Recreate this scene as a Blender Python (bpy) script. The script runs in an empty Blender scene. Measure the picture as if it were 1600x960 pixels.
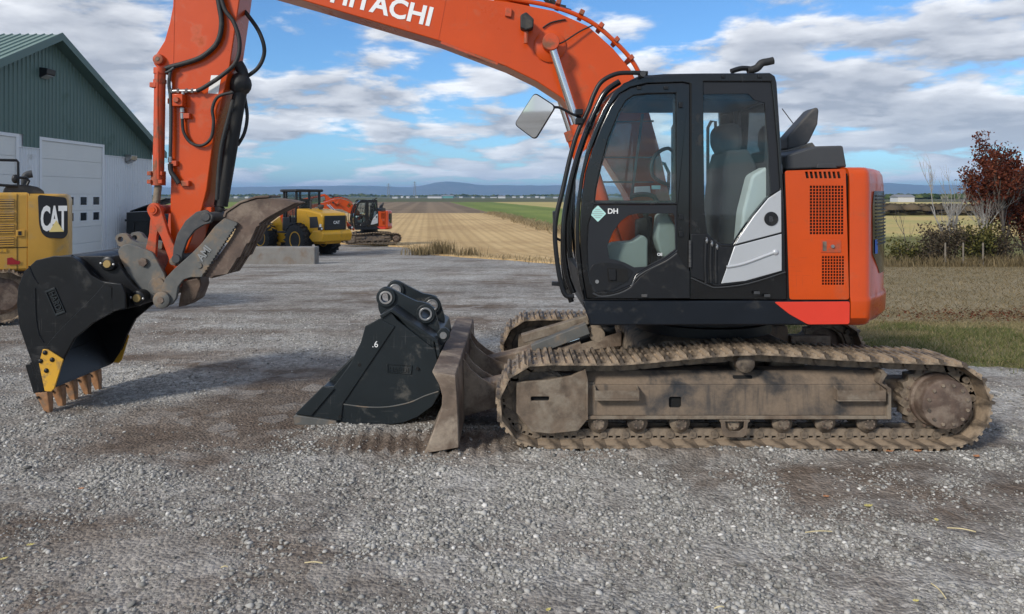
import bpy, bmesh, math, random
import numpy as np
from mathutils import Vector, Matrix, noise as mno
R = math.radians
random.seed(4); rng = np.random.default_rng(7)
sc = bpy.context.scene
col = sc.collection
# ------------------------------------------------------------------ camera
F, HY, H = 1155.0, 307.0, 1.91          # focal length (photo pixels), horizon row, eye height
cd = bpy.data.cameras.new('camera'); cam = bpy.data.objects.new('camera', cd); col.objects.link(cam)
cam.location = (0, 0, H); cam.rotation_euler = (R(90), 0, 0)
cd.sensor_width = 36; cd.lens = F / 1600 * 36; cd.shift_y = -(480 - HY) / 1600
cd.clip_start = 0.05; cd.clip_end = 40000
sc.camera = cam
# ------------------------------------------------------------------ light
SUN = Vector((-0.60, -0.68, 0.54)).normalized()
sd = bpy.data.lights.new('sun', 'SUN'); sd.energy = 2.6; sd.angle = R(9); sd.color = (1, .95, .87)
so = bpy.data.objects.new('sun', sd); col.objects.link(so)
so.rotation_euler = SUN.to_track_quat('Z', 'Y').to_euler(); so.location = (-10, -10, 20)
w = bpy.data.worlds.new('World'); sc.world = w; w.use_nodes = True
sc.view_settings.view_transform = 'Standard'; sc.view_settings.look = 'None'
sc.view_settings.exposure = 0.34; sc.view_settings.gamma = 1

class NT:
    """tiny node builder"""
    def __init__(s, tree): s.t = tree; s.t.nodes.clear()
    def n(s, typ, ins=None, **kw):
        x = s.t.nodes.new(typ)
        for k, v in kw.items(): setattr(x, k, v)
        for k, v in (ins or {}).items():
            i = x.inputs[k]
            if hasattr(v, 'is_output'): s.t.links.new(v, i)
            else: i.default_value = v
        return x
    def math(s, op, a, b=0.0, c=0.0, clamp=False):
        return s.n('ShaderNodeMath', {0: a, 1: b, 2: c}, operation=op, use_clamp=clamp).outputs[0]
    def mix(s, f, a, b, mode='MIX'):
        x = s.n('ShaderNodeMix', {0: f, 6: c4(a), 7: c4(b)}, data_type='RGBA', blend_type=mode)
        return x.outputs[2]
    def noise(s, vec, scale, detail=6, rough=.55, dist=0.0):
        return s.n('ShaderNodeTexNoise', {'Vector': vec, 'Scale': scale, 'Detail': detail, 'Roughness': rough, 'Distortion': dist}).outputs[0]
    def ramp(s, f, lo, hi, a=0.0, b=1.0, smooth=True):
        return s.n('ShaderNodeMapRange', {0: f, 1: lo, 2: hi, 3: a, 4: b}, interpolation_type='SMOOTHSTEP' if smooth else 'LINEAR').outputs[0]
def c4(c):
    if hasattr(c, 'is_output'): return c
    return (c[0], c[1], c[2], 1.0) if len(c) == 3 else c

# sky with a broken cloud deck (direction projected on a flat layer, so it thins to streaks near the horizon)
k = NT(w.node_tree)
sky = k.n('ShaderNodeTexSky', sky_type='NISHITA', sun_disc=False, sun_elevation=math.asin(SUN.z),
          sun_rotation=math.atan2(SUN.x, SUN.y), altitude=60, air_density=1.0, dust_density=.25, ozone_density=2.2).outputs[0]
tc = k.n('ShaderNodeTexCoord').outputs['Generated']
sx = k.n('ShaderNodeSeparateXYZ', {0: tc})
zp = k.math('MAXIMUM', sx.outputs[2], 0.0)
zz = k.math('ADD', zp, 0.33)
cx = k.math('DIVIDE', sx.outputs[0], zz); cy = k.math('DIVIDE', sx.outputs[1], zz)
lz = k.math('MULTIPLY', k.math('LOGARITHM', k.math('ADD', zp, .055), 2.71828), 1.15)
lz2 = k.math('MULTIPLY', k.math('LOGARITHM', k.math('ADD', zp, .071), 2.71828), 1.15)
pv = k.n('ShaderNodeCombineXYZ', {0: cx, 1: cy, 2: lz}).outputs[0]
pv2 = k.n('ShaderNodeCombineXYZ', {0: k.math('ADD', cx, -.012), 1: cy, 2: lz2}).outputs[0]
d1 = k.math('ADD', k.math('MULTIPLY', k.noise(pv, 1.25, 3, .5, .1), .45), k.math('MULTIPLY', k.noise(pv, 3.6, 10, .56, .15), .55))
d2 = k.math('ADD', k.math('MULTIPLY', k.noise(pv2, 1.25, 3, .5, .1), .45), k.math('MULTIPLY', k.noise(pv2, 3.6, 7, .52, .15), .55))
cover = k.ramp(d1, .437, .515)
thick = k.ramp(d1, .49, .60)
edge = k.math('ADD', .38, k.math('MULTIPLY', k.math('SUBTRACT', d1, d2), 7.5), clamp=True)
cc = k.mix(edge, (3.2, 3.4, 3.85), (8.6, 8.7, 8.9))
cc = k.mix(k.math('MULTIPLY', thick, .62), cc, (3.2, 3.4, 3.85))
lowc = k.ramp(zp, .015, .10, 1.0, 0.0)
cc = k.mix(k.math('MULTIPLY', lowc, .35), cc, (7.2, 7.7, 8.4))
skyb = k.mix(1.0, sky, (.54, .84, 1.12), 'MULTIPLY')
full = k.mix(k.math('MULTIPLY', cover, .95), skyb, cc)
bg = k.n('ShaderNodeBackground', {0: full, 1: 0.108})
k.n('ShaderNodeOutputWorld', {0: bg.outputs[0]})

# ------------------------------------------------------------------ materials
MATS = {}
def new_mat(name):
    m = bpy.data.materials.new(name); m.use_nodes = True; MATS[name] = m
    return m, NT(m.node_tree)
def finish(k, bsdf): k.n('ShaderNodeOutputMaterial', {0: bsdf})
def mat(name, c, rough=.5, metal=0.0, var=.10, vs=4.0, bump=0.0, bs=60.0, dirt=None, damt=.5, ds=2.5, spec=.5, coat=0.0, streak=None, scratch=None):
    m, k = new_mat(name)
    o = k.n('ShaderNodeTexCoord').outputs['Object']
    n1 = k.noise(o, vs, 7, .6)
    f = k.ramp(n1, .3, .7, smooth=False)
    cc = k.mix(f, tuple(v * (1 - var) for v in c), tuple(v * (1 + var) for v in c))
    rr = k.math('ADD', rough - .06, k.math('MULTIPLY', n1, .12))
    if dirt:
        n2 = k.noise(o, ds, 9, .65, .3)
        df = k.ramp(n2, .62 - damt * .4, .78 - damt * .3)
        if streak:
            sv = k.n('ShaderNodeMapping', {0: o, 3: (12, 12, 1.2)}).outputs[0]
            n3 = k.noise(sv, 1.0, 4, .6)
            df = k.math('MULTIPLY', df, k.ramp(n3, .2, .5), clamp=True)
        n4 = k.noise(o, 45, 4, .6)
        dc = k.mix(n4, tuple(v * .7 for v in dirt), tuple(v * 1.3 for v in dirt))
        cc = k.mix(df, cc, dc)
        rr = k.math('ADD', rr, k.math('MULTIPLY', df, max(0, .85 - rough)), clamp=True)
    if scratch:
        for rot, sc_ in (((.4, .9, .3), (2.2, 2.2, 70)), ((1.2, -.6, .5), (60, 2.5, 2.5))):
            s1 = k.noise(k.n('ShaderNodeMapping', {0: o, 2: rot, 3: sc_}).outputs[0], 1.3, 3, .6)
            sf = k.math('MULTIPLY', k.ramp(s1, .64, .69), k.ramp(k.noise(o, 3.1, 3, .6), .5, .62))
            cc = k.mix(k.math('MULTIPLY', sf, .6), cc, scratch)
    ins = {'Base Color': cc, 'Roughness': rr, 'Metallic': metal, 'Specular IOR Level': spec, 'Coat Weight': coat, 'Coat Roughness': .12}
    if bump:
        b = k.n('ShaderNodeBump', {'Strength': bump, 'Distance': .01, 'Height': k.noise(o, bs, 6, .65)})
        ins['Normal'] = b.outputs[0]
    finish(k, k.n('ShaderNodeBsdfPrincipled', ins).outputs[0])
    return m
DUST = (.21, .165, .12)
mat('orange', (.57, .066, .004), .29, scratch=(.40, .055, .02), var=.07, vs=2, dirt=(.46, .085, .025), damt=.2, ds=5, coat=.1, spec=.4, bump=.03, bs=30)
mat('orange_worn', (.53, .063, .011), .5, var=.12, vs=5, dirt=(.22, .09, .05), damt=.45, ds=7, bump=.08, bs=40)
mat('red_stripe', (.72, .045, .02), .35, var=.04, coat=.3)
mat('black_paint', (.007, .0073, .008), .16, spec=.4, var=.2, vs=5, dirt=(.03, .029, .027), damt=.1, ds=6, coat=.3)
mat('black_satin', (.011, .0115, .013), .42, spec=.35, var=.12, dirt=(.035, .034, .031), damt=.15, ds=9, bump=.05, bs=90)
mat('skirt_black', (.007, .0095, .014), .38, spec=.35, var=.15, dirt=(.035, .034, .033), damt=.15, ds=7)
mat('dark_grey', (.045, .047, .05), .6, var=.15, dirt=(.11, .10, .09), damt=.25, bump=.08, bs=120)
mat('bucket_black', (.004, .0044, .0055), .38, scratch=(.06, .058, .055), spec=.35, var=.3, vs=3, dirt=(.03, .029, .028), damt=.2, ds=5, bump=.06, bs=20)
mat('bucket_slate', (.011, .0155, .018), .44, scratch=(.07, .07, .07), spec=.4, var=.2, vs=2, dirt=(.085, .08, .07), damt=.16, ds=5, bump=.05, bs=25)
mat('silver', (.52, .53, .54), .36, metal=.3, var=.03, dirt=(.48, .47, .45), damt=.1, ds=6)
mat('chrome', (.78, .79, .8), .12, metal=1, var=.03)
mat('bare_steel', (.42, .41, .40), .35, metal=.9, var=.15, dirt=DUST, damt=.2)
mat('rubber', (.016, .016, .016), .62, var=.2, dirt=(.07, .06, .05), damt=.25, ds=9)
mat('mud_steel', (.085, .066, .05), .7, var=.6, vs=14, dirt=(.25, .195, .14), damt=.55, ds=5, bump=.25, bs=55)
mat('shoe_steel', (.095, .074, .056), .55, var=.6, vs=12, metal=.15, dirt=(.36, .272, .187), damt=.55, ds=4, bump=.3, bs=50)
mat('frame_steel', (.03, .032, .035), .6, var=.3, vs=3, dirt=(.205, .152, .106), damt=.72, ds=2.0, bump=.12, bs=60, streak=True)
mat('frame_mud', (.14, .103, .073), .85, var=.45, vs=9, dirt=(.22, .18, .135), damt=.5, ds=6, bump=.25, bs=80)
mat('blade_rust', (.14, .10, .072), .75, scratch=(.32, .29, .25), var=.4, vs=6, dirt=(.31, .25, .19), damt=.5, ds=3.5, bump=.15, bs=60)
mat('rust_brown', (.105, .07, .052), .7, var=.4, vs=8, dirt=(.21, .16, .122), damt=.45, ds=6, bump=.2, bs=60)
mat('worn_grey', (.105, .105, .098), .6, var=.25, vs=5, dirt=(.22, .155, .10), damt=.35, ds=5, bump=.12, bs=50)
mat('tooth', (.33, .16, .07), .6, var=.3, vs=14, dirt=(.20, .13, .08), damt=.4, ds=12, bump=.1)
mat('cutter_yellow', (.62, .33, .025), .5, var=.08, dirt=(.25, .16, .06), damt=.3, ds=10)
mat('brass', (.36, .25, .10), .45, metal=.6, var=.2)
mat('void', (.006, .006, .006), .9, var=.1)  # near-black, paints the shade inside holes and recesses; also used for seams
mat('white_decal', (.80, .80, .78), .5, var=.03)
mat('teal_decal', (.45, .72, .66), .5, var=.03)
mat('blue_decal', (.03, .13, .5), .5, var=.05)
mat('cat_yellow', (.55, .30, .045), .42, var=.06, dirt=(.38, .27, .13), damt=.2, coat=.15)
mat('loader_yellow', (.68, .36, .02), .4, var=.06, dirt=(.35, .22, .06), damt=.2)
mat('cat_black', (.012, .013, .016), .45, var=.1)
mat('cat_triangle', (.78, .62, .24), .5, var=.03)
mat('reflector_red', (.33, .015, .02), .35, var=.1)
mat('seat_grey', (.04, .042, .044), .9, var=.1, bump=.1, bs=200)
mat('trim_grey', (.50, .52, .50), .7, var=.05)
mat('trim_dark', (.03, .03, .032), .7, var=.1)
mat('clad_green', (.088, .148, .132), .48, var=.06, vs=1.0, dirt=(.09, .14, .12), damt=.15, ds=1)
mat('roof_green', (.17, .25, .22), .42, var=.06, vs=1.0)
mat('clad_white', (.66, .68, .70), .5, var=.04, vs=1.0, dirt=(.45, .45, .43), damt=.12, ds=1)
mat('door_white', (.70, .70, .67), .55, var=.03, vs=1.0)
mat('trim_white', (.72, .73, .74), .5, var=.03)
mat('pane_dark', (.03, .035, .04), .12, var=.1)
mat('lamp_lens', (.35, .36, .36), .25, var=.1)
mat('dumpster', (.014, .015, .016), .5, var=.2, dirt=(.05, .045, .04), damt=.2)
mat('concrete', (.20, .19, .175), .9, var=.15, vs=2, dirt=(.17, .13, .10), damt=.4, ds=1.5, bump=.3, bs=20)
mat('bark', (.12, .10, .085), .9, var=.3, vs=12, bump=.4, bs=30)
mat('bark_pale', (.27, .255, .235), .85, var=.25, vs=8, bump=.2, bs=30)
mat('wood_post', (.17, .145, .115), .9, var=.25, vs=8)
mat('leaf_dry', (.46, .20, .085), .7, var=.3, vs=40)
mat('leaf_dry_yellow', (.58, .50, .16), .7, var=.2, vs=40)
mat('straw_bit', (.60, .50, .28), .7, var=.2, vs=30)
mat('bldg_white', (.55, .55, .55), .6, var=.05, vs=.05)
mat('bldg_grey', (.38, .38, .38), .6, var=.05, vs=.05)
mat('bldg_teal', (.10, .28, .27), .6, var=.05, vs=.05)
mat('bldg_roof', (.22, .22, .23), .6, var=.08, vs=.05)
mat('pylon', (.18, .18, .18), .6, var=.05, vs=.05)

def glass(name, tint, gl=.06):
    m, k = new_mat(name)
    fr = k.n('ShaderNodeFresnel', {0: 1.18}).outputs[0]
    t = k.n('ShaderNodeBsdfTransparent', {0: c4(tint)}).outputs[0]
    g = k.n('ShaderNodeBsdfGlossy', {0: (1, 1, 1, 1), 1: .02}).outputs[0]
    o = k.n('ShaderNodeTexCoord').outputs['Object']
    dd = k.n('ShaderNodeBsdfDiffuse', {0: (.5, .49, .46, 1)}).outputs[0]
    du = k.math('MULTIPLY', k.ramp(k.noise(o, 5, 6, .65), .35, .75), .018)
    t = k.n('ShaderNodeMixShader', {0: du, 1: t, 2: dd}).outputs[0]
    finish(k, k.n('ShaderNodeMixShader', {0: k.math('ADD', fr, gl * .3), 1: t, 2: g}).outputs[0])
glass('cab_glass', (.92, .965, .97)); glass('cab_glass_dark', (.76, .81, .80))
m, k = new_mat('mirror'); finish(k, k.n('ShaderNodeBsdfPrincipled', {'Base Color': (.75, .77, .78, 1), 'Metallic': 1, 'Roughness': .03}).outputs[0])

def leafmat(name, cols, trans=.3):
    m, k = new_mat(name)
    a = k.n('ShaderNodeAttribute', attribute_name='tint').outputs['Fac']
    rp = k.n('ShaderNodeValToRGB', {0: a})
    e = rp.color_ramp.elements
    e[0].color = c4(cols[0]); e[-1].color = c4(cols[-1])
    for i, c in enumerate(cols[1:-1]): x = e.new((i + 1) / (len(cols) - 1)); x.color = c4(c)
    d = k.n('ShaderNodeBsdfDiffuse', {0: rp.outputs[0]}).outputs[0]
    t = k.n('ShaderNodeBsdfTranslucent', {0: rp.outputs[0]}).outputs[0]
    finish(k, k.n('ShaderNodeMixShader', {0: trans, 1: d, 2: t}).outputs[0])
leafmat('leaf_red', [(.05, .016, .012), (.13, .038, .024), (.22, .075, .04)])
leafmat('leaf_olive', [(.035, .04, .018), (.10, .10, .035), (.20, .17, .055)])
leafmat('leaf_green', [(.03, .05, .018), (.07, .10, .03), (.14, .16, .05)])
leafmat('leaf_brown', [(.05, .04, .03), (.10, .08, .055), (.17, .13, .085)])
leafmat('grass_mix', [(.09, .115, .04), (.15, .165, .06), (.28, .23, .12), (.40, .32, .18)])
leafmat('weed_tan', [(.13, .105, .06), (.26, .20, .11), (.42, .33, .19)])
leafmat('stone', [(.125, .12, .11), (.285, .274, .25), (.415, .40, .368), (.68, .655, .61)], 0)

# ------------------------------------------------------------------ mesh building
def PX(px, py, D): return Vector(((px - 800) / F * D, D, H - (py - HY) / F * D))
def PP(pts, D): return [((x - 800) / F * D, H - (y - HY) / F * D) for x, y in pts]
def catmull(pts, n=6):
    pts = [Vector(p) for p in pts]
    if len(pts) < 3: return pts
    out = []
    for i in range(len(pts) - 1):
        p0 = pts[max(i - 1, 0)]; p1 = pts[i]; p2 = pts[i + 1]; p3 = pts[min(i + 2, len(pts) - 1)]
        for j in range(n):
            t = j / n
            out.append(.5 * ((2 * p1) + (p2 - p0) * t + (2 * p0 - 5 * p1 + 4 * p2 - p3) * t * t + (3 * p1 - p0 - 3 * p2 + p3) * t ** 3))
    out.append(pts[-1]); return out
def rounded(poly, r, n=4):
    """round the corners of a closed 2-D polygon"""
    out = []
    L = len(poly)
    for i in range(L):
        p = Vector(poly[i]); a = Vector(poly[i - 1]); b = Vector(poly[(i + 1) % L])
        da = (a - p); db = (b - p)
        rr = min(r, da.length * .45, db.length * .45)
        s = p + da.normalized() * rr; e = p + db.normalized() * rr
        for j in range(n + 1):
            t = j / n
            out.append(tuple((1 - t) ** 2 * s + 2 * t * (1 - t) * p + t * t * e))
    return out
class MB:
    def __init__(s): s.v = []; s.f = []
    def add(s, vs, fs):
        b = len(s.v); s.v += [tuple(q) for q in vs]; s.f += [tuple(b + i for i in f) for f in fs]; return s
    def box(s, x0, x1, y0, y1, z0, z1):
        return s.add([(x0, y0, z0), (x1, y0, z0), (x1, y1, z0), (x0, y1, z0), (x0, y0, z1), (x1, y0, z1), (x1, y1, z1), (x0, y1, z1)],
                     [(0, 3, 2, 1), (4, 5, 6, 7), (0, 1, 5, 4), (1, 2, 6, 5), (2, 3, 7, 6), (3, 0, 4, 7)])
    def xf(s, Mx):
        s.v = [tuple(Mx @ Vector(p)) for p in s.v]; return s
    def bar(s, p0, p1, wy, h, up=(0, 1, 0)):
        """rectangular bar between two points: wy across 'up', h across the other axis"""
        p0 = Vector(p0); p1 = Vector(p1); d = (p1 - p0).normalized(); u = Vector(up); u = (u - d * u.dot(d)).normalized(); v = d.cross(u)
        q = [p + u * a * wy / 2 + v * b * h / 2 for p in (p0, p1) for a, b in ((-1, -1), (1, -1), (1, 1), (-1, 1))]
        return s.add(q, [(0, 3, 2, 1), (4, 5, 6, 7), (0, 1, 5, 4), (1, 2, 6, 5), (2, 3, 7, 6), (3, 0, 4, 7)])
    def prism(s, poly, a0, a1, ax='y'):
        n = len(poly)
        mp = {'y': lambda p, t: (p[0], t, p[1]), 'x': lambda p, t: (t, p[0], p[1]), 'z': lambda p, t: (p[0], p[1], t)}[ax]
        vs = [mp(p, a0) for p in poly] + [mp(p, a1) for p in poly]
        return s.add(vs, [tuple(range(n)), tuple(range(2 * n - 1, n - 1, -1))] + [(i, (i + 1) % n, n + (i + 1) % n, n + i) for i in range(n)])
    def plate(s, outer, holes, y0, y1, ax='y'):
        from mathutils.geometry import delaunay_2d_cdt
        P = []; bd = []
        for lp in [outer] + holes:
            b0 = len(P); P += [(p[0], p[1]) for p in lp]; bd += [(b0 + i, b0 + (i + 1) % len(lp)) for i in range(len(lp))]
        r = delaunay_2d_cdt([Vector(p) for p in P], bd, [], 0, 1e-7)
        P2 = [tuple(p) for p in r[0]]; tri = []
        def inside(x, y, lp):
            c = False
            for i in range(len(lp)):
                (x0, y0_), (x1, y1_) = lp[i - 1][:2], lp[i][:2]
                if (y0_ > y) != (y1_ > y) and x < (x1 - x0) * (y - y0_) / (y1_ - y0_) + x0: c = not c
            return c
        for f in r[2]:
            cx_ = sum(P2[i][0] for i in f) / 3; cy_ = sum(P2[i][1] for i in f) / 3
            if inside(cx_, cy_, outer) and not any(inside(cx_, cy_, h_) for h_ in holes): tri.append(list(f))
        P = P2; n = len(P)
        cnt = {}
        for f in tri:
            for i in range(3):
                e = (f[i], f[(i + 1) % 3]); cnt[tuple(sorted(e))] = cnt.get(tuple(sorted(e)), 0) + 1
        bd = [e for e, c in cnt.items() if c == 1]
        mp = {'y': lambda p, t: (p[0], t, p[1]), 'x': lambda p, t: (t, p[0], p[1]), 'z': lambda p, t: (p[0], p[1], t)}[ax]
        s.add([mp(p, y0) for p in P] + [mp(p, y1) for p in P],
              tri + [[n + i for i in reversed(t)] for t in tri] + [(a, b, n + b, n + a) for a, b in bd])
        return s
    def cyl(s, p0, p1, r0, r1=None, n=16, cap=True):
        r1 = r0 if r1 is None else r1
        p0 = Vector(p0); p1 = Vector(p1); d = (p1 - p0).normalized()
        u = d.orthogonal().normalized(); v = d.cross(u)
        vs = []
        for p, r in ((p0, r0), (p1, r1)):
            vs += [p + (u * math.cos(6.28318 * i / n) + v * math.sin(6.28318 * i / n)) * r for i in range(n)]
        fs = [(i, (i + 1) % n, n + (i + 1) % n, n + i) for i in range(n)]
        if cap: fs += [tuple(range(n - 1, -1, -1)), tuple(range(n, 2 * n))]
        return s.add(vs, fs)
    def tube(s, pts, r, n=8, sm=6, cap=True):
        pts = catmull(pts, sm) if sm else [Vector(p) for p in pts]
        rs = r if isinstance(r, (list, tuple)) else None
        vs = []; u = None
        for i, p in enumerate(pts):
            d = (pts[min(i + 1, len(pts) - 1)] - pts[max(i - 1, 0)]).normalized()
            if u is None: u = d.orthogonal().normalized()
            u = (u - d * u.dot(d)).normalized(); v = d.cross(u)
            rr = r if rs is None else rs[0] + (rs[1] - rs[0]) * i / (len(pts) - 1)
            vs += [p + (u * math.cos(6.28318 * j / n) + v * math.sin(6.28318 * j / n)) * rr for j in range(n)]
        fs = [(i * n + j, i * n + (j + 1) % n, (i + 1) * n + (j + 1) % n, (i + 1) * n + j) for i in range(len(pts) - 1) for j in range(n)]
        if cap: fs += [tuple(range(n - 1, -1, -1)), tuple(range(len(vs) - n, len(vs)))]
        return s.add(vs, fs)
    def lathe(s, x, z, prof, n=32, ax='y', o=0):
        """profile [(r, t)] turned round an axis through (x, z) [ax y], (y, z) [ax x] or (x, y) [ax z]"""
        vs = []
        for r, t in prof:
            for i in range(n):
                a = 6.28318 * i / n; c, q = x + r * math.cos(a), z + r * math.sin(a)
                vs.append({'y': (c, t, q), 'x': (t, c, q), 'z': (c, q, t)}[ax])
        m = len(prof)
        fs = [(i * n + j, i * n + (j + 1) % n, (i + 1) * n + (j + 1) % n, (i + 1) * n + j) for i in range(m - 1) for j in range(n)]
        fs += [tuple(range(n - 1, -1, -1)), tuple(range((m - 1) * n, m * n))]
        return s.add(vs, fs)
    def strip(s, path, th, y0, y1, ax='y'):
        """plate bent along a 2-D path, thickness th to its left"""
        P = [Vector(p) for p in path]; Q = []
        for i, p in enumerate(P):
            d = (P[min(i + 1, len(P) - 1)] - P[max(i - 1, 0)]).normalized()
            Q.append(p + Vector((-d.y, d.x)) * th)
        n = len(P)
        mp = {'y': lambda p, t: (p[0], t, p[1]), 'x': lambda p, t: (t, p[0], p[1]), 'z': lambda p, t: (p[0], p[1], t)}[ax]
        vs = [mp(p, y0) for p in P] + [mp(p, y0) for p in Q] + [mp(p, y1) for p in P] + [mp(p, y1) for p in Q]
        fs = []
        for i in range(n - 1):
            fs += [(i, i + 1, n + i + 1, n + i), (2 * n + i, 3 * n + i, 3 * n + i + 1, 2 * n + i + 1), (i, 2 * n + i, 2 * n + i + 1, i + 1), (n + i, n + i + 1, 3 * n + i + 1, 3 * n + i)]
        fs += [(0, n, 3 * n, 2 * n), (n - 1, 3 * n - 1, 4 * n - 1, 2 * n - 1)]
        return s.add(vs, fs)
    def ell(s, c, r, nu=14, nv=8):
        vs = [(c[0], c[1], c[2] - r[2])]
        for i in range(1, nv):
            b = -math.pi / 2 + math.pi * i / nv
            for j in range(nu):
                a = 6.28318 * j / nu
                vs.append((c[0] + r[0] * math.cos(b) * math.cos(a), c[1] + r[1] * math.cos(b) * math.sin(a), c[2] + r[2] * math.sin(b)))
        vs.append((c[0], c[1], c[2] + r[2])); L = len(vs) - 1
        fs = [(0, 1 + (j + 1) % nu, 1 + j) for j in range(nu)] + [(L, L - nu + j, L - nu + (j + 1) % nu) for j in range(nu)]
        for i in range(nv - 2):
            for j in range(nu):
                a = 1 + i * nu; fs.append((a + j, a + (j + 1) % nu, a + nu + (j + 1) % nu, a + nu + j))
        return s.add(vs, fs)
    def mesh(s, name, smooth=True, ang=38):
        me = bpy.data.meshes.new(name); me.from_pydata(s.v, [], s.f)
        bm = bmesh.new(); bm.from_mesh(me); bmesh.ops.recalc_face_normals(bm, faces=bm.faces); bm.to_mesh(me); bm.free()
        if smooth:
            me.polygons.foreach_set('use_smooth', [True] * len(me.polygons)); me.set_sharp_from_angle(angle=R(ang))
        return me
    def build(s, name, m, parent=None, bevel=0.0, seg=2, **kw):
        return place(name, s.mesh(name), m, parent, bevel, seg)
def place(name, me, m=None, parent=None, bevel=0.0, seg=2):
    o = bpy.data.objects.new(name, me); col.objects.link(o)
    if m is not None and not me.materials: me.materials.append(MATS[m] if isinstance(m, str) else m)
    if parent is not None:
        o.parent = parent
        if parent.type == 'EMPTY': o.matrix_parent_inverse = Matrix.Translation(-parent.location)
    if bevel:
        b = o.modifiers.new('bevel', 'BEVEL'); b.width = bevel; b.segments = seg; b.limit_method = 'ANGLE'; b.angle_limit = R(35); b.harden_normals = False
        wn = o.modifiers.new('normals', 'WEIGHTED_NORMAL'); wn.keep_sharp = True; wn.weight = 80
    return o
def tag(o, label=None, cat=None, group=None, kind=None):
    for kk, v in (('label', label), ('category', cat), ('group', group), ('kind', kind)):
        if v: o[kk] = v
    return o
def thing(name, label, cat, loc=(0, 0, 0), group=None):
    o = bpy.data.objects.new(name, None); col.objects.link(o); o.location = loc; o.empty_display_size = .2
    return tag(o, label, cat, group)
def copy_tree(o, parent=None):
    c = o.copy(); col.objects.link(c)
    if parent is not None: c.parent = parent
    for ch in list(o.children): copy_tree(ch, c)
    return c
def text(name, body, size, Mx, m, parent, bold=.02, ext=.002, spacing=1.0, shear=0, fit=None):
    cu = bpy.data.curves.new('t', 'FONT'); cu.body = body; cu.size = size; cu.offset = bold * size; cu.extrude = ext; cu.space_character = spacing; cu.shear = shear; cu.resolution_u = 3
    t = bpy.data.objects.new('t', cu); col.objects.link(t)
    bpy.context.view_layer.update()
    me = bpy.data.meshes.new_from_object(t.evaluated_get(bpy.context.evaluated_depsgraph_get()))
    bpy.data.objects.remove(t); bpy.data.curves.remove(cu)
    if fit:
        co = np.array([v.co for v in me.vertices]); lo_, hi_ = co.min(0), co.max(0)
        me.transform(Matrix.Diagonal((fit[0] / (hi_[0] - lo_[0]), fit[1] / (hi_[1] - lo_[1]), 1, 1)) @ Matrix.Translation((-lo_[0], -lo_[1], 0)))
    me.transform(Mx); me.name = name
    me.materials.clear()
    return place(name, me, m, parent)
def face_front(x, y, z, ang=0.0, sx=1.0):
    """matrix that stands flat text up, readable from -Y, at a point, turned by ang in the picture plane"""
    return Matrix.Translation((x, y, z)) @ Matrix.Rotation(-ang, 4, 'Y') @ Matrix.Rotation(R(90), 4, 'X') @ Matrix.Diagonal((sx, 1, 1, 1))
# ================================================================== the ground
def vnoise(x, y, seed=0):
    xi = np.floor(x).astype(np.int64); yi = np.floor(y).astype(np.int64); fx = x - xi; fy = y - yi
    def hsh(a, b):
        n = (a * 374761393 + b * 668265263 + seed * 974711) & 0x7fffffff
        n = ((n ^ (n >> 13)) * 1274126177) & 0x7fffffff
        return ((n ^ (n >> 16)) & 0xffff) / 65535.0
    u = fx * fx * (3 - 2 * fx); v = fy * fy * (3 - 2 * fy)
    return (hsh(xi, yi) * (1 - u) + hsh(xi + 1, yi) * u) * (1 - v) + (hsh(xi, yi + 1) * (1 - u) + hsh(xi + 1, yi + 1) * u) * v
def fbm(x, y, oct=4, seed=0):
    s = 0; a = .5; t = 0
    for i in range(oct):
        s = s + a * vnoise(x * 2 ** i + 17.3 * i, y * 2 ** i - 9.1 * i, seed + i); t += a; a *= .55
    return s / t
def sst(a, b, x): t = np.clip((x - a) / (b - a), 0, 1); return t * t * (3 - 2 * t)
def hgt(x, y):
    """the yard falls away gently behind the machines, then the fields lie flat"""
    x = np.asarray(x, float); y = np.asarray(y, float)
    t = np.clip((y - 10.5) / 29.5, 0, 1)
    z = -1.2 * (t * t * .35 + t * .65) - .2 * sst(40, 55, y)
    z = z * (1 - .35 * sst(-9, -16, x) * (1 - sst(38, 60, y)))
    return z
def hz(x, y): return float(hgt(x, y))
def GP(px, py):                        # a point of the flat near ground from its place in the photo
    D = F * H / (py - HY); return (px - 800) / F * D, D
BLOBS = [  # brown, stone-poor patches: centre and half size in the photo, strength
    (370, 660, 110, 28, 1.9), (465, 602, 80, 30, 1.8), (330, 715, 60, 18, .7), (150, 700, 120, 36, .55), (100, 830, 170, 50, .25), (230, 640, 90, 14, .4),
    (660, 692, 150, 18, 1.2), (1330, 735, 190, 22, .6), (1250, 790, 130, 30, .25), (1450, 800, 130, 26, .25), (980, 850, 90, 50, .25), (590, 905, 150, 34, .22),
    (720, 500, 120, 12, .8), (560, 520, 160, 8, .5), (330, 480, 160, 8, .7), (640, 450, 120, 6, .6), (200, 560, 130, 10, .45), (760, 475, 60, 9, .6), (1120, 890, 120, 35, .25), (1500, 690, 90, 18, .8)]
def dirt_at(x, y):
    d = fbm(x * .55, y * .8, 4, 3) * 1.5 - .62 + (fbm(x * 2.3, y * 2.6, 3, 8) - .5) * .9
    d = np.clip(d, 0, .5)
    for cx, cy, rx, ry, s in BLOBS:
        X, Y = GP(cx, cy); wx = rx * Y / F; wy = ry * Y * Y / (F * H)
        q = ((x - X) / wx) ** 2 + ((y - Y) / wy) ** 2
        q = q * (.55 + .9 * fbm(x * 2.1, y * 2.1, 3, 21))
        d = d + s * np.exp(-q * 1.1)
    return np.clip(d, 0, 1)
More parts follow.
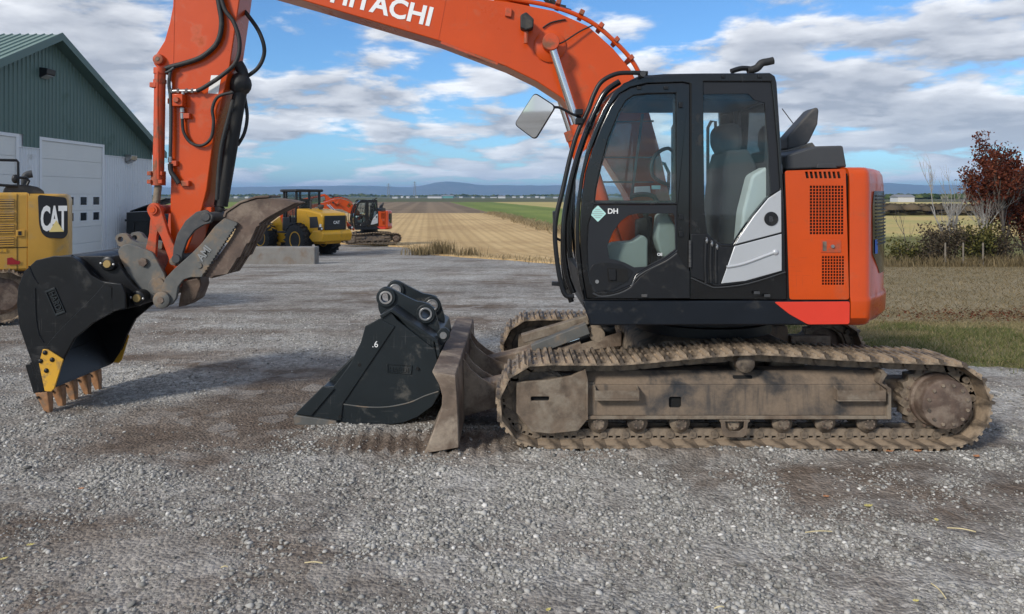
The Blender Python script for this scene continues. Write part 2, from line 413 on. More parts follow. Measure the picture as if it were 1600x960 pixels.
def near_relief(x, y):
    nearm = sst(14, 9, y) * sst(9, 6.5, np.abs(x))
    z = (fbm(x * 1.2, y * 1.2, 3, 1) - .5) * .05 + (fbm(x * 7, y * 7, 2, 2) - .5) * .024 * (1 - .4 * dirt_at(x, y))
    # grouser prints in the track's path ahead of the machine
    mk = sst(-1.5, -1.2, x) * sst(.02, -.1, x) * sst(5.42, 5.5, y) * sst(6.12, 6.02, y)
    z = z + mk * (.017 * np.sin((x + .10 * y) * 2 * math.pi / .105) * (.6 + .7 * fbm(x * 5, y * 5, 2, 5)) + .012)
    # spill heaped along the outer edge of the near track
    z = z + .035 * np.exp(-((y - 5.43) / .07) ** 2) * sst(-.2, .2, x) * sst(2.25, 1.9, x) * fbm(x * 6, y * 2, 2, 6) * 1.6
    z = z + .024 * np.exp(-((y - 5.45) / .055) ** 2) * sst(-.2, .1, x) * sst(3.75, 3.4, x) * (.6 + .8 * fbm(x * 7, y * 3, 2, 16))
    return z * nearm
def graded(lo, hi, step, far0, far1, ratio=1.13):
    a = list(np.arange(lo, hi, step)); s = step; q = a[-1]
    while q < far1: s *= ratio; q += s; a.append(q)
    s = step; q = lo; b = []
    while q > far0: s *= ratio; q -= s; b.append(q)
    return np.array(b[::-1] + a)
def sheet(name, xs, ys, zf, m, kind='structure', attr=None, skip=None):
    X, Y = np.meshgrid(xs, ys); Z = zf(X, Y)
    me = bpy.data.meshes.new(name)
    nx, ny = len(xs), len(ys); co = np.stack([X, Y, Z], -1).reshape(-1, 3)
    i = np.arange(nx * ny).reshape(ny, nx)
    q = np.stack([i[:-1, :-1], i[:-1, 1:], i[1:, 1:], i[1:, :-1]], -1).reshape(-1, 4)
    if skip is not None:
        c = co[q].mean(1); q = q[~skip(c[:, 0], c[:, 1])]
    fill_mesh(me, co, q)
    me.polygons.foreach_set('use_smooth', np.ones(len(q), bool))
    if attr:
        for an, fn in attr.items():
            at = me.attributes.new(an, 'FLOAT', 'POINT'); at.data.foreach_set('value', np.asarray(fn(X, Y), np.float32).ravel())
    o = place(name, me, m); tag(o, kind=kind); return o
def fill_mesh(me, co, q):
    q = np.asarray(q); n, kk = q.shape
    me.vertices.add(len(co)); me.vertices.foreach_set('co', np.asarray(co, np.float32).ravel())
    me.loops.add(n * kk); me.loops.foreach_set('vertex_index', q.astype(np.int32).ravel())
    me.polygons.add(n); me.polygons.foreach_set('loop_start', np.arange(0, n * kk, kk, dtype=np.int32))
    try: me.polygons.foreach_set('loop_total', np.full(n, kk, np.int32))
    except Exception: pass
    me.update(calc_edges=True); me.validate()

def ground_mat():
    m, k = new_mat('gravel_ground')
    o = k.n('ShaderNodeTexCoord').outputs['Object']
    d = k.n('ShaderNodeAttribute', attribute_name='dirt').outputs['Fac']
    vor = k.n('ShaderNodeTexVoronoi', {'Vector': o, 'Scale': 42.0}); vc = k.n('ShaderNodeSeparateColor', {0: vor.outputs['Color']}).outputs[0]
    vor2 = k.n('ShaderNodeTexVoronoi', {'Vector': o, 'Scale': 95.0}); vc2 = k.n('ShaderNodeSeparateColor', {0: vor2.outputs['Color']}).outputs[0]
    vor3 = k.n('ShaderNodeTexVoronoi', {'Vector': o, 'Scale': 11.0}); vc3 = k.n('ShaderNodeSeparateColor', {0: vor3.outputs['Color']}).outputs[0]
    g = k.mix(vc, (.19, .183, .169), (.51, .492, .455)); g2 = k.mix(vc2, (.18, .171, .156), (.46, .44, .405))
    g = k.mix(.5, g, g2)
    g = k.mix(k.math('MULTIPLY', k.ramp(vc3, .55, 1), .28), g, (.56, .55, .53))
    nb = k.noise(o, 1.3, 8, .62); nf = k.noise(o, 120, 3, .6)
    br = k.mix(nf, (.075, .056, .043), (.215, .165, .127)); br = k.mix(k.ramp(nb, .35, .65), br, (.20, .165, .135))
    sv = k.n('ShaderNodeMapping', {0: o, 3: (.35, 1.3, 1)}).outputs[0]
    ns = k.noise(sv, .9, 4, .6)
    df = k.math('ADD', k.math('MULTIPLY', d, 1.1), k.math('MULTIPLY', k.ramp(ns, .48, .64), .48), clamp=True)
    c = k.mix(df, g, br)
    nl = k.noise(o, .33, 6, .6)
    c = k.mix(1.0, c, k.mix(k.ramp(nl, .3, .7), (.82, .815, .81), (1.14, 1.135, 1.13)), 'MULTIPLY')
    sp_ = k.noise(o, 16, 5, .7)
    c = k.mix(1.0, c, k.mix(k.ramp(sp_, .34, .66), (.70, .69, .68), (1.34, 1.33, 1.31)), 'MULTIPLY')
    vf = k.n('ShaderNodeTexVoronoi', {'Vector': o, 'Scale': 5.5}); vfc = k.n('ShaderNodeSeparateColor', {0: vf.outputs['Color']}).outputs[0]
    c = k.mix(k.math('MULTIPLY', k.ramp(vfc, .72, 1), .22), c, (.60, .585, .545)); c = k.mix(k.math('MULTIPLY', k.ramp(vfc, .25, 0), .25), c, (.10, .085, .07))
    hgtv = k.math('ADD', k.math('MULTIPLY', vor.outputs['Distance'], -1.2), k.math('MULTIPLY', nf, .6))
    b = k.n('ShaderNodeBump', {'Strength': .75, 'Distance': .016, 'Height': hgtv})
    finish(k, k.n('ShaderNodeBsdfPrincipled', {'Base Color': c, 'Roughness': .92, 'Specular IOR Level': .2, 'Normal': b.outputs[0]}).outputs[0])
ground_mat()
def soil_mat(name, a, b, c, s1=1.0, s2=25, rows=None, bump=.6, pat=None):
    m, k = new_mat(name); o = k.n('ShaderNodeTexCoord').outputs['Object']
    n1 = k.noise(o, s1, 8, .65); n2 = k.noise(o, s2, 5, .65)
    cc = k.mix(k.ramp(n1, .38, .62), a, b); cc = k.mix(k.ramp(n2, .45, .75), cc, c)
    if rows:
        sp = k.n('ShaderNodeSeparateXYZ', {0: o}); u = k.math('ADD', sp.outputs[0], k.math('MULTIPLY', sp.outputs[1], .114))
        for per, amt, ra in rows:
            uu = k.math('ADD', k.math('MULTIPLY', u, 6.28318 / per), k.math('MULTIPLY', n1, 1.2))
            sn = k.math('MULTIPLY_ADD', k.math('SINE', uu), .5, .5)
            cc = k.mix(k.math('MULTIPLY', k.ramp(sn, ra, 1), amt), cc, pat)
    bm = k.n('ShaderNodeBump', {'Strength': bump, 'Distance': .03, 'Height': n2})
    finish(k, k.n('ShaderNodeBsdfPrincipled', {'Base Color': cc, 'Roughness': .95, 'Specular IOR Level': .1, 'Normal': bm.outputs[0]}).outputs[0])
soil_mat('stubble', (.60, .42, .205), (.47, .315, .15), (.68, .50, .27), .09, 2, rows=[(.76, .3, .35), (11.0, .3, .5), (3.1, .18, .5)], pat=(.33, .215, .10))
soil_mat('shaded', (.17, .125, .085), (.22, .16, .105), (.13, .10, .07), .05, 2, rows=[(6.0, .5, .4), (17.0, .4, .4)], pat=(.29, .215, .14))  # stubble under a cloud shadow, the shade put into the colour
soil_mat('olive_verge', (.15, .15, .05), (.22, .19, .075), (.12, .13, .045), .15, 6)
soil_mat('green_crop', (.15, .20, .05), (.20, .25, .06), (.30, .29, .09), .03, 2, rows=[(14.0, .4, .4)], pat=(.10, .15, .035))
soil_mat('yellow_crop', (.50, .37, .15), (.36, .33, .12), (.58, .44, .20), .05, 2)
soil_mat('farmland', (.085, .10, .045), (.14, .12, .07), (.10, .13, .05), .004, .05)
soil_mat('lawn_soil', (.13, .14, .06), (.20, .17, .09), (.26, .21, .12), .5, 18)
soil_mat('mown_soil', (.27, .22, .135), (.20, .165, .095), (.35, .285, .19), .4, 14)
soil_mat('hill', (.07, .085, .055), (.11, .105, .075), (.16, .14, .11), .0012, .006)

xs = graded(-5.6, 6.2, .028, -21000, 21000); ys = graded(2.7, 9.4, .028, -60, 21000)
def ground_z(X, Y):
    z = hgt(X, Y) + near_relief(X, Y)
    return z - .8 * sst(46, 70, Y) - .25 * sst(30, 60, np.abs(X))
sheet('ground', xs, ys, ground_z, 'gravel_ground', attr={'dirt': dirt_at})

# fields beyond the yard, laid edge to edge
def quadfield(name, xa, xb, ya, yb, m, nx=30, ny=30, jag=0.0, dz=.04):
    """xa, xb: functions of y giving left and right edges"""
    t = np.linspace(0, 1, ny); Y = ya + (yb - ya) * t ** 2 if yb / max(ya, 1) > 4 else ya + (yb - ya) * t
    me = bpy.data.meshes.new(name); co = []
    for y in Y:
        for s in np.linspace(0, 1, nx):
            x = xa(y) + (xb(y) - xa(y)) * s; yy = y
            if y == Y[0] and jag: yy = y + jag * math.sin(s * 37) * math.sin(s * 91)
            co.append((x, yy, hz(x, yy) + dz))
    i = np.arange(nx * ny).reshape(ny, nx)
    q = np.stack([i[:-1, :-1], i[:-1, 1:], i[1:, 1:], i[1:, :-1]], -1).reshape(-1, 4)
    fill_mesh(me, np.array(co), q)
    return tag(place(name, me, m), kind='structure')
ridge = lambda y: 12.4 - .114 * y
def polysheet(name, outline, m, dz=.05, step=.5, jit=0.0):
    """flat-ish sheet from a world outline, subdivided so that it follows the ground"""
    bm = bmesh.new(); pts = []
    n = len(outline)
    for i in range(n):
        a = Vector(outline[i]); b = Vector(outline[(i + 1) % n]); L = (b - a).length; kk = max(1, min(60, int(L / step)))
        for j in range(kk):
            p = a.lerp(b, j / kk); q = Vector(((fbm(np.array(p.x * 1.3), np.array(p.y * 1.3), 3, 5) - .5), (fbm(np.array(p.x * 1.3), np.array(p.y * 1.3), 3, 9) - .5)))
            pts.append(p + q * jit)
    vv = [bm.verts.new((p.x, p.y, 0)) for p in pts]
    ed = [bm.edges.new((vv[i], vv[(i + 1) % len(vv)])) for i in range(len(vv))]
    bmesh.ops.triangle_fill(bm, use_beauty=True, edges=ed)
    for it in range(3):
        lg = [e for e in bm.edges if e.calc_length() > 2.5 and (e.verts[0].co.y < 70 or e.verts[1].co.y < 70)]
        if lg: bmesh.ops.subdivide_edges(bm, edges=lg, cuts=1); bmesh.ops.triangulate(bm, faces=bm.faces)
    for v in bm.verts: v.co.z = hz(v.co.x, v.co.y) + dz
    be = [e for e in bm.edges if e.is_boundary]
    bmesh.ops.recalc_face_normals(bm, faces=bm.faces)
    if sum(f.normal.z for f in bm.faces) < 0: bmesh.ops.reverse_faces(bm, faces=bm.faces)
    ex = bmesh.ops.extrude_edge_only(bm, edges=[e for e in bm.edges if e.is_boundary])
    for v in [q for q in ex['geom'] if isinstance(q, bmesh.types.BMVert)]: v.co.z -= .25
    me = bpy.data.meshes.new(name); bm.to_mesh(me); bm.free()
    return tag(place(name, me, m), kind='structure')
EDGE = [(-16, 52), (-9.5, 49.5), (-6.6, 46), (-5.3, 41.5), (-4.5, 38.6), (-3.3, 36), (-1.6, 32.5), (.2, 29.5), (1.6, 27), (2.3, 24)]   # rim of the yard
polysheet('stubble_field', EDGE + [(2.9, 27.5), (4.8, 36), (ridge(60), 60), (ridge(143), 143), (-70, 143), (-62, 52)], 'stubble', .05, 1.0, .7)
quadfield('shaded_stubble', lambda y: -70 - .114 * (y - 143), ridge, 143, 420, 'shaded', 20, 14)  # cloud shadow across the stubble, painted as a darker strip
quadfield('green_field', ridge, lambda y: ridge(y) + 24, 60, 420, 'green_crop', 20, 14)
quadfield('verge_field', lambda y: float(np.interp(y, [27.5, 36, 60], [2.9, 4.8, ridge(60)])), lambda y: 60 + y * .5, 27.5, 60, 'olive_verge', 14, 20)
quadfield('yellow_field', lambda y: ridge(y) + 24, lambda y: 520 + y * .3, 60, 420, 'yellow_crop', 14, 10)
quadfield('left_field', lambda y: -420 - .3 * y, lambda y: -70 - .114 * (y - 143) if y > 143 else -62 - .088 * (y - 52), 52, 420, 'green_crop', 14, 20)
quadfield('farmland', lambda y: -20000, lambda y: 20000, 420, 20000, 'farmland', 30, 30)
LAWN = [(2.3, 24), (2.9, 17), (3.4, 13), (3.8, 10.4), (4.6, 8.7), (5.8, 8.05), (7.5, 7.75), (12, 7.6), (30, 8.2), (34, 11.9), (12, 11.4), (8, 11.0), (5.5, 11.2), (4.2, 13.5), (3.3, 19), (2.8, 24.2)]
polysheet('lawn', LAWN, 'lawn_soil', .022, .35, .8)
polysheet('mown_plot', [(2.8, 24.2), (3.3, 19), (4.2, 13.5), (5.5, 11.2), (8, 11.0), (12, 11.4), (34, 11.9), (52, 27.4), (30, 27.4), (2.95, 27.4)], 'mown_soil', .03, .5, .4)

# far hills and the wood along the horizon
def hill_range(name, D, x0, x1, peaks, base, depth, seed):
    xs_ = np.linspace(x0, x1, 420); ys_ = np.linspace(0, 1, 16)
    co = []
    for t in ys_:
        for x in xs_:
            hh = base * (.75 + .6 * float(fbm(np.array(x / 900), np.array(t * 2.2), 4, seed)))
            for pc, pw, ph in peaks: hh += ph * math.exp(-((x - pc) / pw) ** 2)
            hh += 14 * (float(fbm(np.array(x / 130), np.array(t * 5.0), 3, seed + 4)) - .5)
            co.append((x, D + depth * t, -3 + hh * math.sin(math.pi * min(1, t * 1.25) * .5) if t < 1 else -5))
    nx = len(xs_); i = np.arange(nx * len(ys_)).reshape(len(ys_), nx)
    q = np.stack([i[:-1, :-1], i[:-1, 1:], i[1:, 1:], i[1:, :-1]], -1).reshape(-1, 4)
    me = bpy.data.meshes.new(name); fill_mesh(me, np.array(co), q); me.polygons.foreach_set('use_smooth', np.ones(len(q), bool))
    return tag(place(name, me, 'hill'), kind='structure')
HD = 9000
hx = lambda px: (px - 800) / F * HD
hill_range('hills', HD, hx(-600), hx(2200), [(hx(690), 330, 62), (hx(720), 700, 26), (hx(560), 420, 14), (hx(480), 500, 22), (hx(840), 600, 14), (hx(1440), 420, 42), (hx(1510), 600, 20), (hx(400), 300, 12)], 128, 1600, 31)

def wood(name, D, x0, x1, hmin, hmax, wid, n, m):
    """a far-off wood that reads as one dark mass: many small crowns"""
    co = []; q = []
    ico = [(0, 0, 1)] + [(math.cos(a) * .9, math.sin(a) * .9, .4) for a in np.arange(5) * 1.2566] + [(math.cos(a + .6), math.sin(a + .6), -.3) for a in np.arange(5) * 1.2566]
    fs = [(0, 1 + i, 1 + (i + 1) % 5) for i in range(5)] + [(1 + i, 6 + i, 1 + (i + 1) % 5) for i in range(5)] + [(1 + (i + 1) % 5, 6 + i, 6 + (i + 1) % 5) for i in range(5)]
    tint = []
    for j in range(n):
        x = random.uniform(x0, x1); y = D + random.uniform(0, wid); hh = random.uniform(hmin, hmax) * (.5 + fbm(np.array(x / 60), np.array(y / 60), 3, 2)); r = hh * random.uniform(.45, .8)
        b = len(co); tt = random.random()
        for p in ico: co.append((x + p[0] * r * random.uniform(.8, 1.2), y + p[1] * r, -1.4 + hh * .62 + p[2] * hh * .4)); tint.append(tt)
        q += [tuple(b + i for i in f) for f in fs]
    me = bpy.data.meshes.new(name); fill_mesh(me, np.array(co), np.array(q))
    at = me.attributes.new('tint', 'FLOAT', 'POINT'); at.data.foreach_set('value', np.array(tint, np.float32))
    return place(name, me, m)
tag(wood('far_wood', 1650, hx(-500) / HD * 1650, hx(2100) / HD * 1650, 4.5, 8, 120, 5200, 'leaf_green'), 'dark wood stretching along the whole horizon', 'woods', kind='stuff')
tag(wood('near_wood', 480, 470 / F * 480, 1150 / F * 480, 2.4, 5.0, 60, 1400, 'leaf_green'), 'dark wood beyond the yellow field on the right', 'woods', kind='stuff')

tag(wood('hedge_scrub', 125, 470 / F * 125, 1250 / F * 125, .7, 1.9, 30, 2600, 'leaf_brown'), 'brown scrub along the back of the yellow field on the right', 'scrub', kind='stuff')
# loose stones over the yard: one uncountable mass
def stones(name, n, y0, y1, rmin, rmax, seed, faces20=True):
    g = np.random.default_rng(seed)
    t = (1 + 5 ** .5) / 2
    iv = np.array([(-1, t, 0), (1, t, 0), (-1, -t, 0), (1, -t, 0), (0, -1, t), (0, 1, t), (0, -1, -t), (0, 1, -t), (t, 0, -1), (t, 0, 1), (-t, 0, -1), (-t, 0, 1)]) / 1.9
    it = np.array([(0, 11, 5), (0, 5, 1), (0, 1, 7), (0, 7, 10), (0, 10, 11), (1, 5, 9), (5, 11, 4), (11, 10, 2), (10, 7, 6), (7, 1, 8), (3, 9, 4), (3, 4, 2), (3, 2, 6), (3, 6, 8), (3, 8, 9), (4, 9, 5), (2, 4, 11), (6, 2, 10), (8, 6, 7), (9, 8, 1)])
    if not faces20:
        iv = np.array([(-1, -1, -1), (1, -1, -1), (1, 1, -1), (-1, 1, -1), (-.7, -.7, 1), (.7, -.7, 1), (.7, .7, 1), (-.7, .7, 1)]) * .72
        it = np.array([(0, 2, 1), (0, 3, 2), (4, 5, 6), (4, 6, 7), (0, 1, 5), (0, 5, 4), (1, 2, 6), (1, 6, 5), (2, 3, 7), (2, 7, 6), (3, 0, 4), (3, 4, 7)])
    K = 40; nv = len(iv); protos = iv[None] * g.uniform(.62, 1.25, (K, nv, 1)) * g.uniform(.7, 1.2, (K, 1, 3))
    # positions, denser toward the camera-side gravel, thin on the brown patches
    m = int(n * 2.6); yy = np.sqrt(g.uniform(y0 ** 2, y1 ** 2, m)); xx = g.uniform(-1, 1, m) * (yy * .80 + .5)
    dd = dirt_at(xx, yy); cl = fbm(xx * 3, yy * 3, 3, 41)
    keep = g.uniform(0, 1, m) < np.clip(1.1 - dd * 1.3, .04, 1) * np.clip(cl * 3.2 - .95, .06, 1)
    lawnm = (xx > 3.6) & (yy > 8.0 + .0 * xx); keep &= ~lawnm
    xx, yy, dd = xx[keep][:n], yy[keep][:n], dd[keep][:n]; n = len(xx)
    r = rmin * (rmax / rmin) ** (g.uniform(0, 1, n) ** 2.9); r *= (1 - .35 * dd)
    a = g.uniform(0, 2 * math.pi, n); b = g.uniform(-.5, .5, n); ca, sa, cb, sb = np.cos(a), np.sin(a), np.cos(b), np.sin(b)
    Rz = np.zeros((n, 3, 3)); Rz[:, 0, 0] = ca; Rz[:, 0, 1] = -sa; Rz[:, 1, 0] = sa; Rz[:, 1, 1] = ca; Rz[:, 2, 2] = 1
    Rx = np.zeros((n, 3, 3)); Rx[:, 0, 0] = 1; Rx[:, 1, 1] = cb; Rx[:, 1, 2] = -sb; Rx[:, 2, 1] = sb; Rx[:, 2, 2] = cb
    P = protos[g.integers(0, K, n)] * (r[:, None, None]) * np.array([1.15, 1, .72])
    P = np.einsum('nij,nvj->nvi', Rz @ Rx, P)
    z = hgt(xx, yy) + near_relief(xx, yy) + r * g.uniform(-.15, .35, n)
    P += np.stack([xx, yy, z], -1)[:, None]
    q = (it[None] + (np.arange(n) * nv)[:, None, None]).reshape(-1, 3)
    me = bpy.data.meshes.new(name); fill_mesh(me, P.reshape(-1, 3), q)
    tv = np.clip(g.beta(2.2, 3.0, n) + (g.uniform(0, 1, n) > .975) * .4 - .12 * dd, 0, 1)
    at = me.attributes.new('tint', 'FLOAT', 'POINT'); at.data.foreach_set('value', np.repeat(tv, nv).astype(np.float32))
    return place(name, me, 'stone')
tag(stones('gravel', 68000, 3.0, 6.2, .0042, .020, 1), 'loose grey crushed gravel across the foreground yard', 'gravel', kind='stuff')
tag(stones('gravel', 46000, 6.0, 12.5, .0055, .019, 2, False), 'loose grey gravel of the yard behind the machine', 'gravel', kind='stuff')

tag(stones('gravel', 1500, 3.0, 7.0, .012, .027, 5), 'larger loose stones scattered over the foreground gravel', 'gravel', kind='stuff')
# blades of grass, clippings and weeds
def blades(name, pts, hmin, hmax, wd, m, lean=.5, seed=1, tlo=0.0, thi=1.0):
    g = np.random.default_rng(seed); pts = np.asarray(pts); n = len(pts)
    a = g.uniform(0, 2 * math.pi, n); hh = g.uniform(hmin, hmax, n); ww = wd * g.uniform(.6, 1.4, n)
    z = hgt(pts[:, 0], pts[:, 1]) + .03
    base = np.stack([pts[:, 0], pts[:, 1], z], -1); dx = np.stack([np.cos(a) * ww, np.sin(a) * ww, 0 * a], -1)
    lx = g.normal(0, lean, (n, 2)) * hh[:, None]
    tip = base + np.concatenate([lx, hh[:, None]], 1); mid = base + np.concatenate([lx * .35, hh[:, None] * .55], 1)
    co = np.stack([base - dx, base + dx, mid + dx * .7, mid - dx * .7, tip], 1).reshape(-1, 3)
    i = np.arange(n)[:, None] * 5
    q = np.concatenate([i + np.array([[0, 1, 2]]), i + np.array([[0, 2, 3]]), i + np.array([[3, 2, 4]])], 0)
    me = bpy.data.meshes.new(name); fill_mesh(me, co, q)
    at = me.attributes.new('tint', 'FLOAT', 'POINT'); at.data.foreach_set('value', np.repeat(tlo + (thi - tlo) * g.uniform(0, 1, n), 5).astype(np.float32))
    return place(name, me, m)
def inpoly(x, y, poly):
    ins = np.zeros(len(x), bool); n = len(poly)
    for i in range(n):
        x0, y0 = poly[i]; x1, y1 = poly[(i + 1) % n]
        c = ((y0 > y) != (y1 > y)) & (x < (x1 - x0) * (y - y0) / (y1 - y0 + 1e-12) + x0); ins ^= c
    return ins
g = np.random.default_rng(5)
px_ = g.uniform(3.2, 13, 120000); py_ = g.uniform(7.6, 13.5, 120000)
ok = inpoly(px_, py_, LAWN) & (px_ < py_ * .85 + .8) & (g.uniform(0, 1, 120000) < .25 + 1.1 * fbm(px_ * .9, py_ * 1.2, 3, 12))
px_, py_ = px_[ok], py_[ok]
tn = fbm(px_ * .6, py_ * .8, 3, 14)
gl = (tn < .52) & (g.uniform(0, 1, len(tn)) < .85)
tag(blades('grass', np.stack([px_[gl], py_[gl]], -1), .025, .07, .004, 'grass_mix', .6, 3, 0, .62), 'green lawn grass between gravel and mown plot', 'grass', kind='stuff')
tag(blades('dead_grass', np.stack([px_[~gl], py_[~gl]], -1), .02, .055, .004, 'grass_mix', .9, 4, .45, 1), 'dead tan grass among the green lawn', 'grass', kind='stuff')
px_ = g.uniform(4, 22, 60000); py_ = 11 + 16 * g.uniform(0, 1, 60000) ** 1.3
ok = (px_ < py_ * .8 + 1) & (px_ > 4.4 + (px_ < 5.5) * 2)
tag(blades('clippings', np.stack([px_[ok], py_[ok]], -1), .02, .07, .006, 'weed_tan', 1.4, 6, 0, .75), 'dry brown stubble and clippings on the mown plot', 'stubble', kind='stuff')
wp = []
for i in range(len(EDGE) - 1):
    a, b = Vector(EDGE[i]), Vector(EDGE[i + 1])
    for j in range(110):
        p = a.lerp(b, random.random()); wp.append((p.x + random.gauss(.3, .5), p.y + random.gauss(.5, .5)))
tag(blades('field_edge_grass', np.array(wp), .06, .26, .012, 'weed_tan', .4, 8), 'dry tan grass along the rim of the gravel yard', 'grass', kind='stuff')
rp = [(ridge(y) + random.gauss(0, .8), y) for y in np.concatenate([np.random.default_rng(3).uniform(60, 143, 2600)])]
tag(blades('straw_windrow', np.array(rp), .2, .6, .05, 'weed_tan', .9, 9, .4, 1), 'ridge of loose straw between golden stubble and green field', 'straw', kind='stuff')

# ragged fringe of grass where the lawn meets the gravel, and a drift of red leaves on the plot
g = np.random.default_rng(91); fp = []
for i in range(2, 8):
    a, b = Vector(LAWN[i]), Vector(LAWN[i + 1])
    for j in range(int((b - a).length * 420)): p = a.lerp(b, g.uniform()); fp.append((p.x + g.normal(0, .12), p.y + g.normal(.02, .14)))
tag(blades('fringe_grass', np.array(fp), .02, .06, .0045, 'grass_mix', .8, 92, 0, .9), 'ragged grass fringe where lawn meets gravel', 'grass', kind='stuff')
lx_ = np.stack([g.normal(8.6, 1.5, 1500), g.normal(11.9, .45, 1500)], -1)
tag(blades('leaf_drift', lx_, .01, .03, .02, 'leaf_red', 1.5, 93), 'scatter of fallen red brown leaves on the mown plot', 'leaves', kind='stuff')
# ================================================================== the orange excavator
EX = thing('excavator', 'large orange and black excavator on muddy steel tracks in the foreground', 'excavator', (1.735, 6.75, 0))
YN = 5.5; TW = .5; YF = 7.5                       # near track outer face, shoe width, far track inner face
SG = F / YN
ZC, RW, XI, XS = .35, .305, .21, 3.26             # wheel centre height, path radius, idler x, sprocket x
# ---------------- tracks
def track_path():
    pts = [(XS - (XS - XI) * i / 60, ZC - RW) for i in range(60)]
    pts += [(XI + RW * math.cos(a), ZC + RW * math.sin(a)) for a in [-math.pi / 2 - math.pi * i / 40 for i in range(40)]]
    top = [(XI, ZC + RW), (.55, .652), (.85, .655), (1.35, .70), (1.85, .73), (2.44, .69), (3.0, .664), (XS, ZC + RW)]
    pts += [tuple(p) for p in catmull([(a, b, 0) for a, b in top], 10)[:-1]]
    pts = [(p[0], p[1]) for p in pts]
    pts += [(XS + RW * math.cos(a), ZC + RW * math.sin(a)) for a in [math.pi / 2 - math.pi * i / 40 for i in range(40)]]
    return pts
TP = track_path()
TL = [0]
for i in range(len(TP)): a, b = TP[i], TP[(i + 1) % len(TP)]; TL.append(TL[-1] + math.dist(a, b))
def on_track(s):
    s %= TL[-1]
    for i in range(len(TP)):
        if TL[i + 1] >= s:
            t = (s - TL[i]) / max(1e-9, TL[i + 1] - TL[i]); a, b = TP[i], TP[(i + 1) % len(TP)]
            return a[0] + (b[0] - a[0]) * t, a[1] + (b[1] - a[1]) * t
NS = round(TL[-1] / .1715); PITCH = TL[-1] / NS
def shoe_mesh():
    m = MB(); hw = PITCH * .5 - .004
    m.prism([(-hw - .012, -.002), (hw - .012, -.002), (hw + .006, .004), (hw + .006, .012), (hw - .02, .013), (-hw - .012, .013)], -TW / 2, TW / 2)
    for cxx, hh in ((-hw + .004, .024), (0.0, .019), (hw - .026, .024)):
        m.prism([(cxx - .017, .0125), (cxx + .017, .0125), (cxx + .009, .0125 + hh), (cxx - .009, .0125 + hh)], -TW / 2 + .004, TW / 2 - .004)
    for sx in (-.035, .035):
        for yb in (-.075, .075): m.cyl((sx, yb, .012), (sx, yb, .026), .012, n=6)
    return m.mesh('track_shoe')
def link_mesh():
    m = MB(); hp = PITCH / 2
    for y0 in (-.085, .055):
        pr = [(-hp - .03, -.052), (-hp + .01, -.082), (hp - .02, -.082), (hp + .03, -.06), (hp + .03, -.022), (hp - .012, -.003), (-hp + .02, -.003), (-hp - .03, -.03)]
        m.plate(pr, [[(-.045, -.03), (-.012, -.03), (-.012, -.012), (-.045, -.012)], [(.012, -.03), (.045, -.03), (.045, -.012), (.012, -.012)]], y0, y0 + .03)
    m.cyl((hp, -.098, -.042), (hp, .098, -.042), .027, n=12)
    return m.mesh('track_link')
SHOE = shoe_mesh(); LINK = link_mesh()
for me, mm in ((SHOE, 'shoe_steel'), (LINK, 'mud_steel')): me.materials.append(MATS[mm])
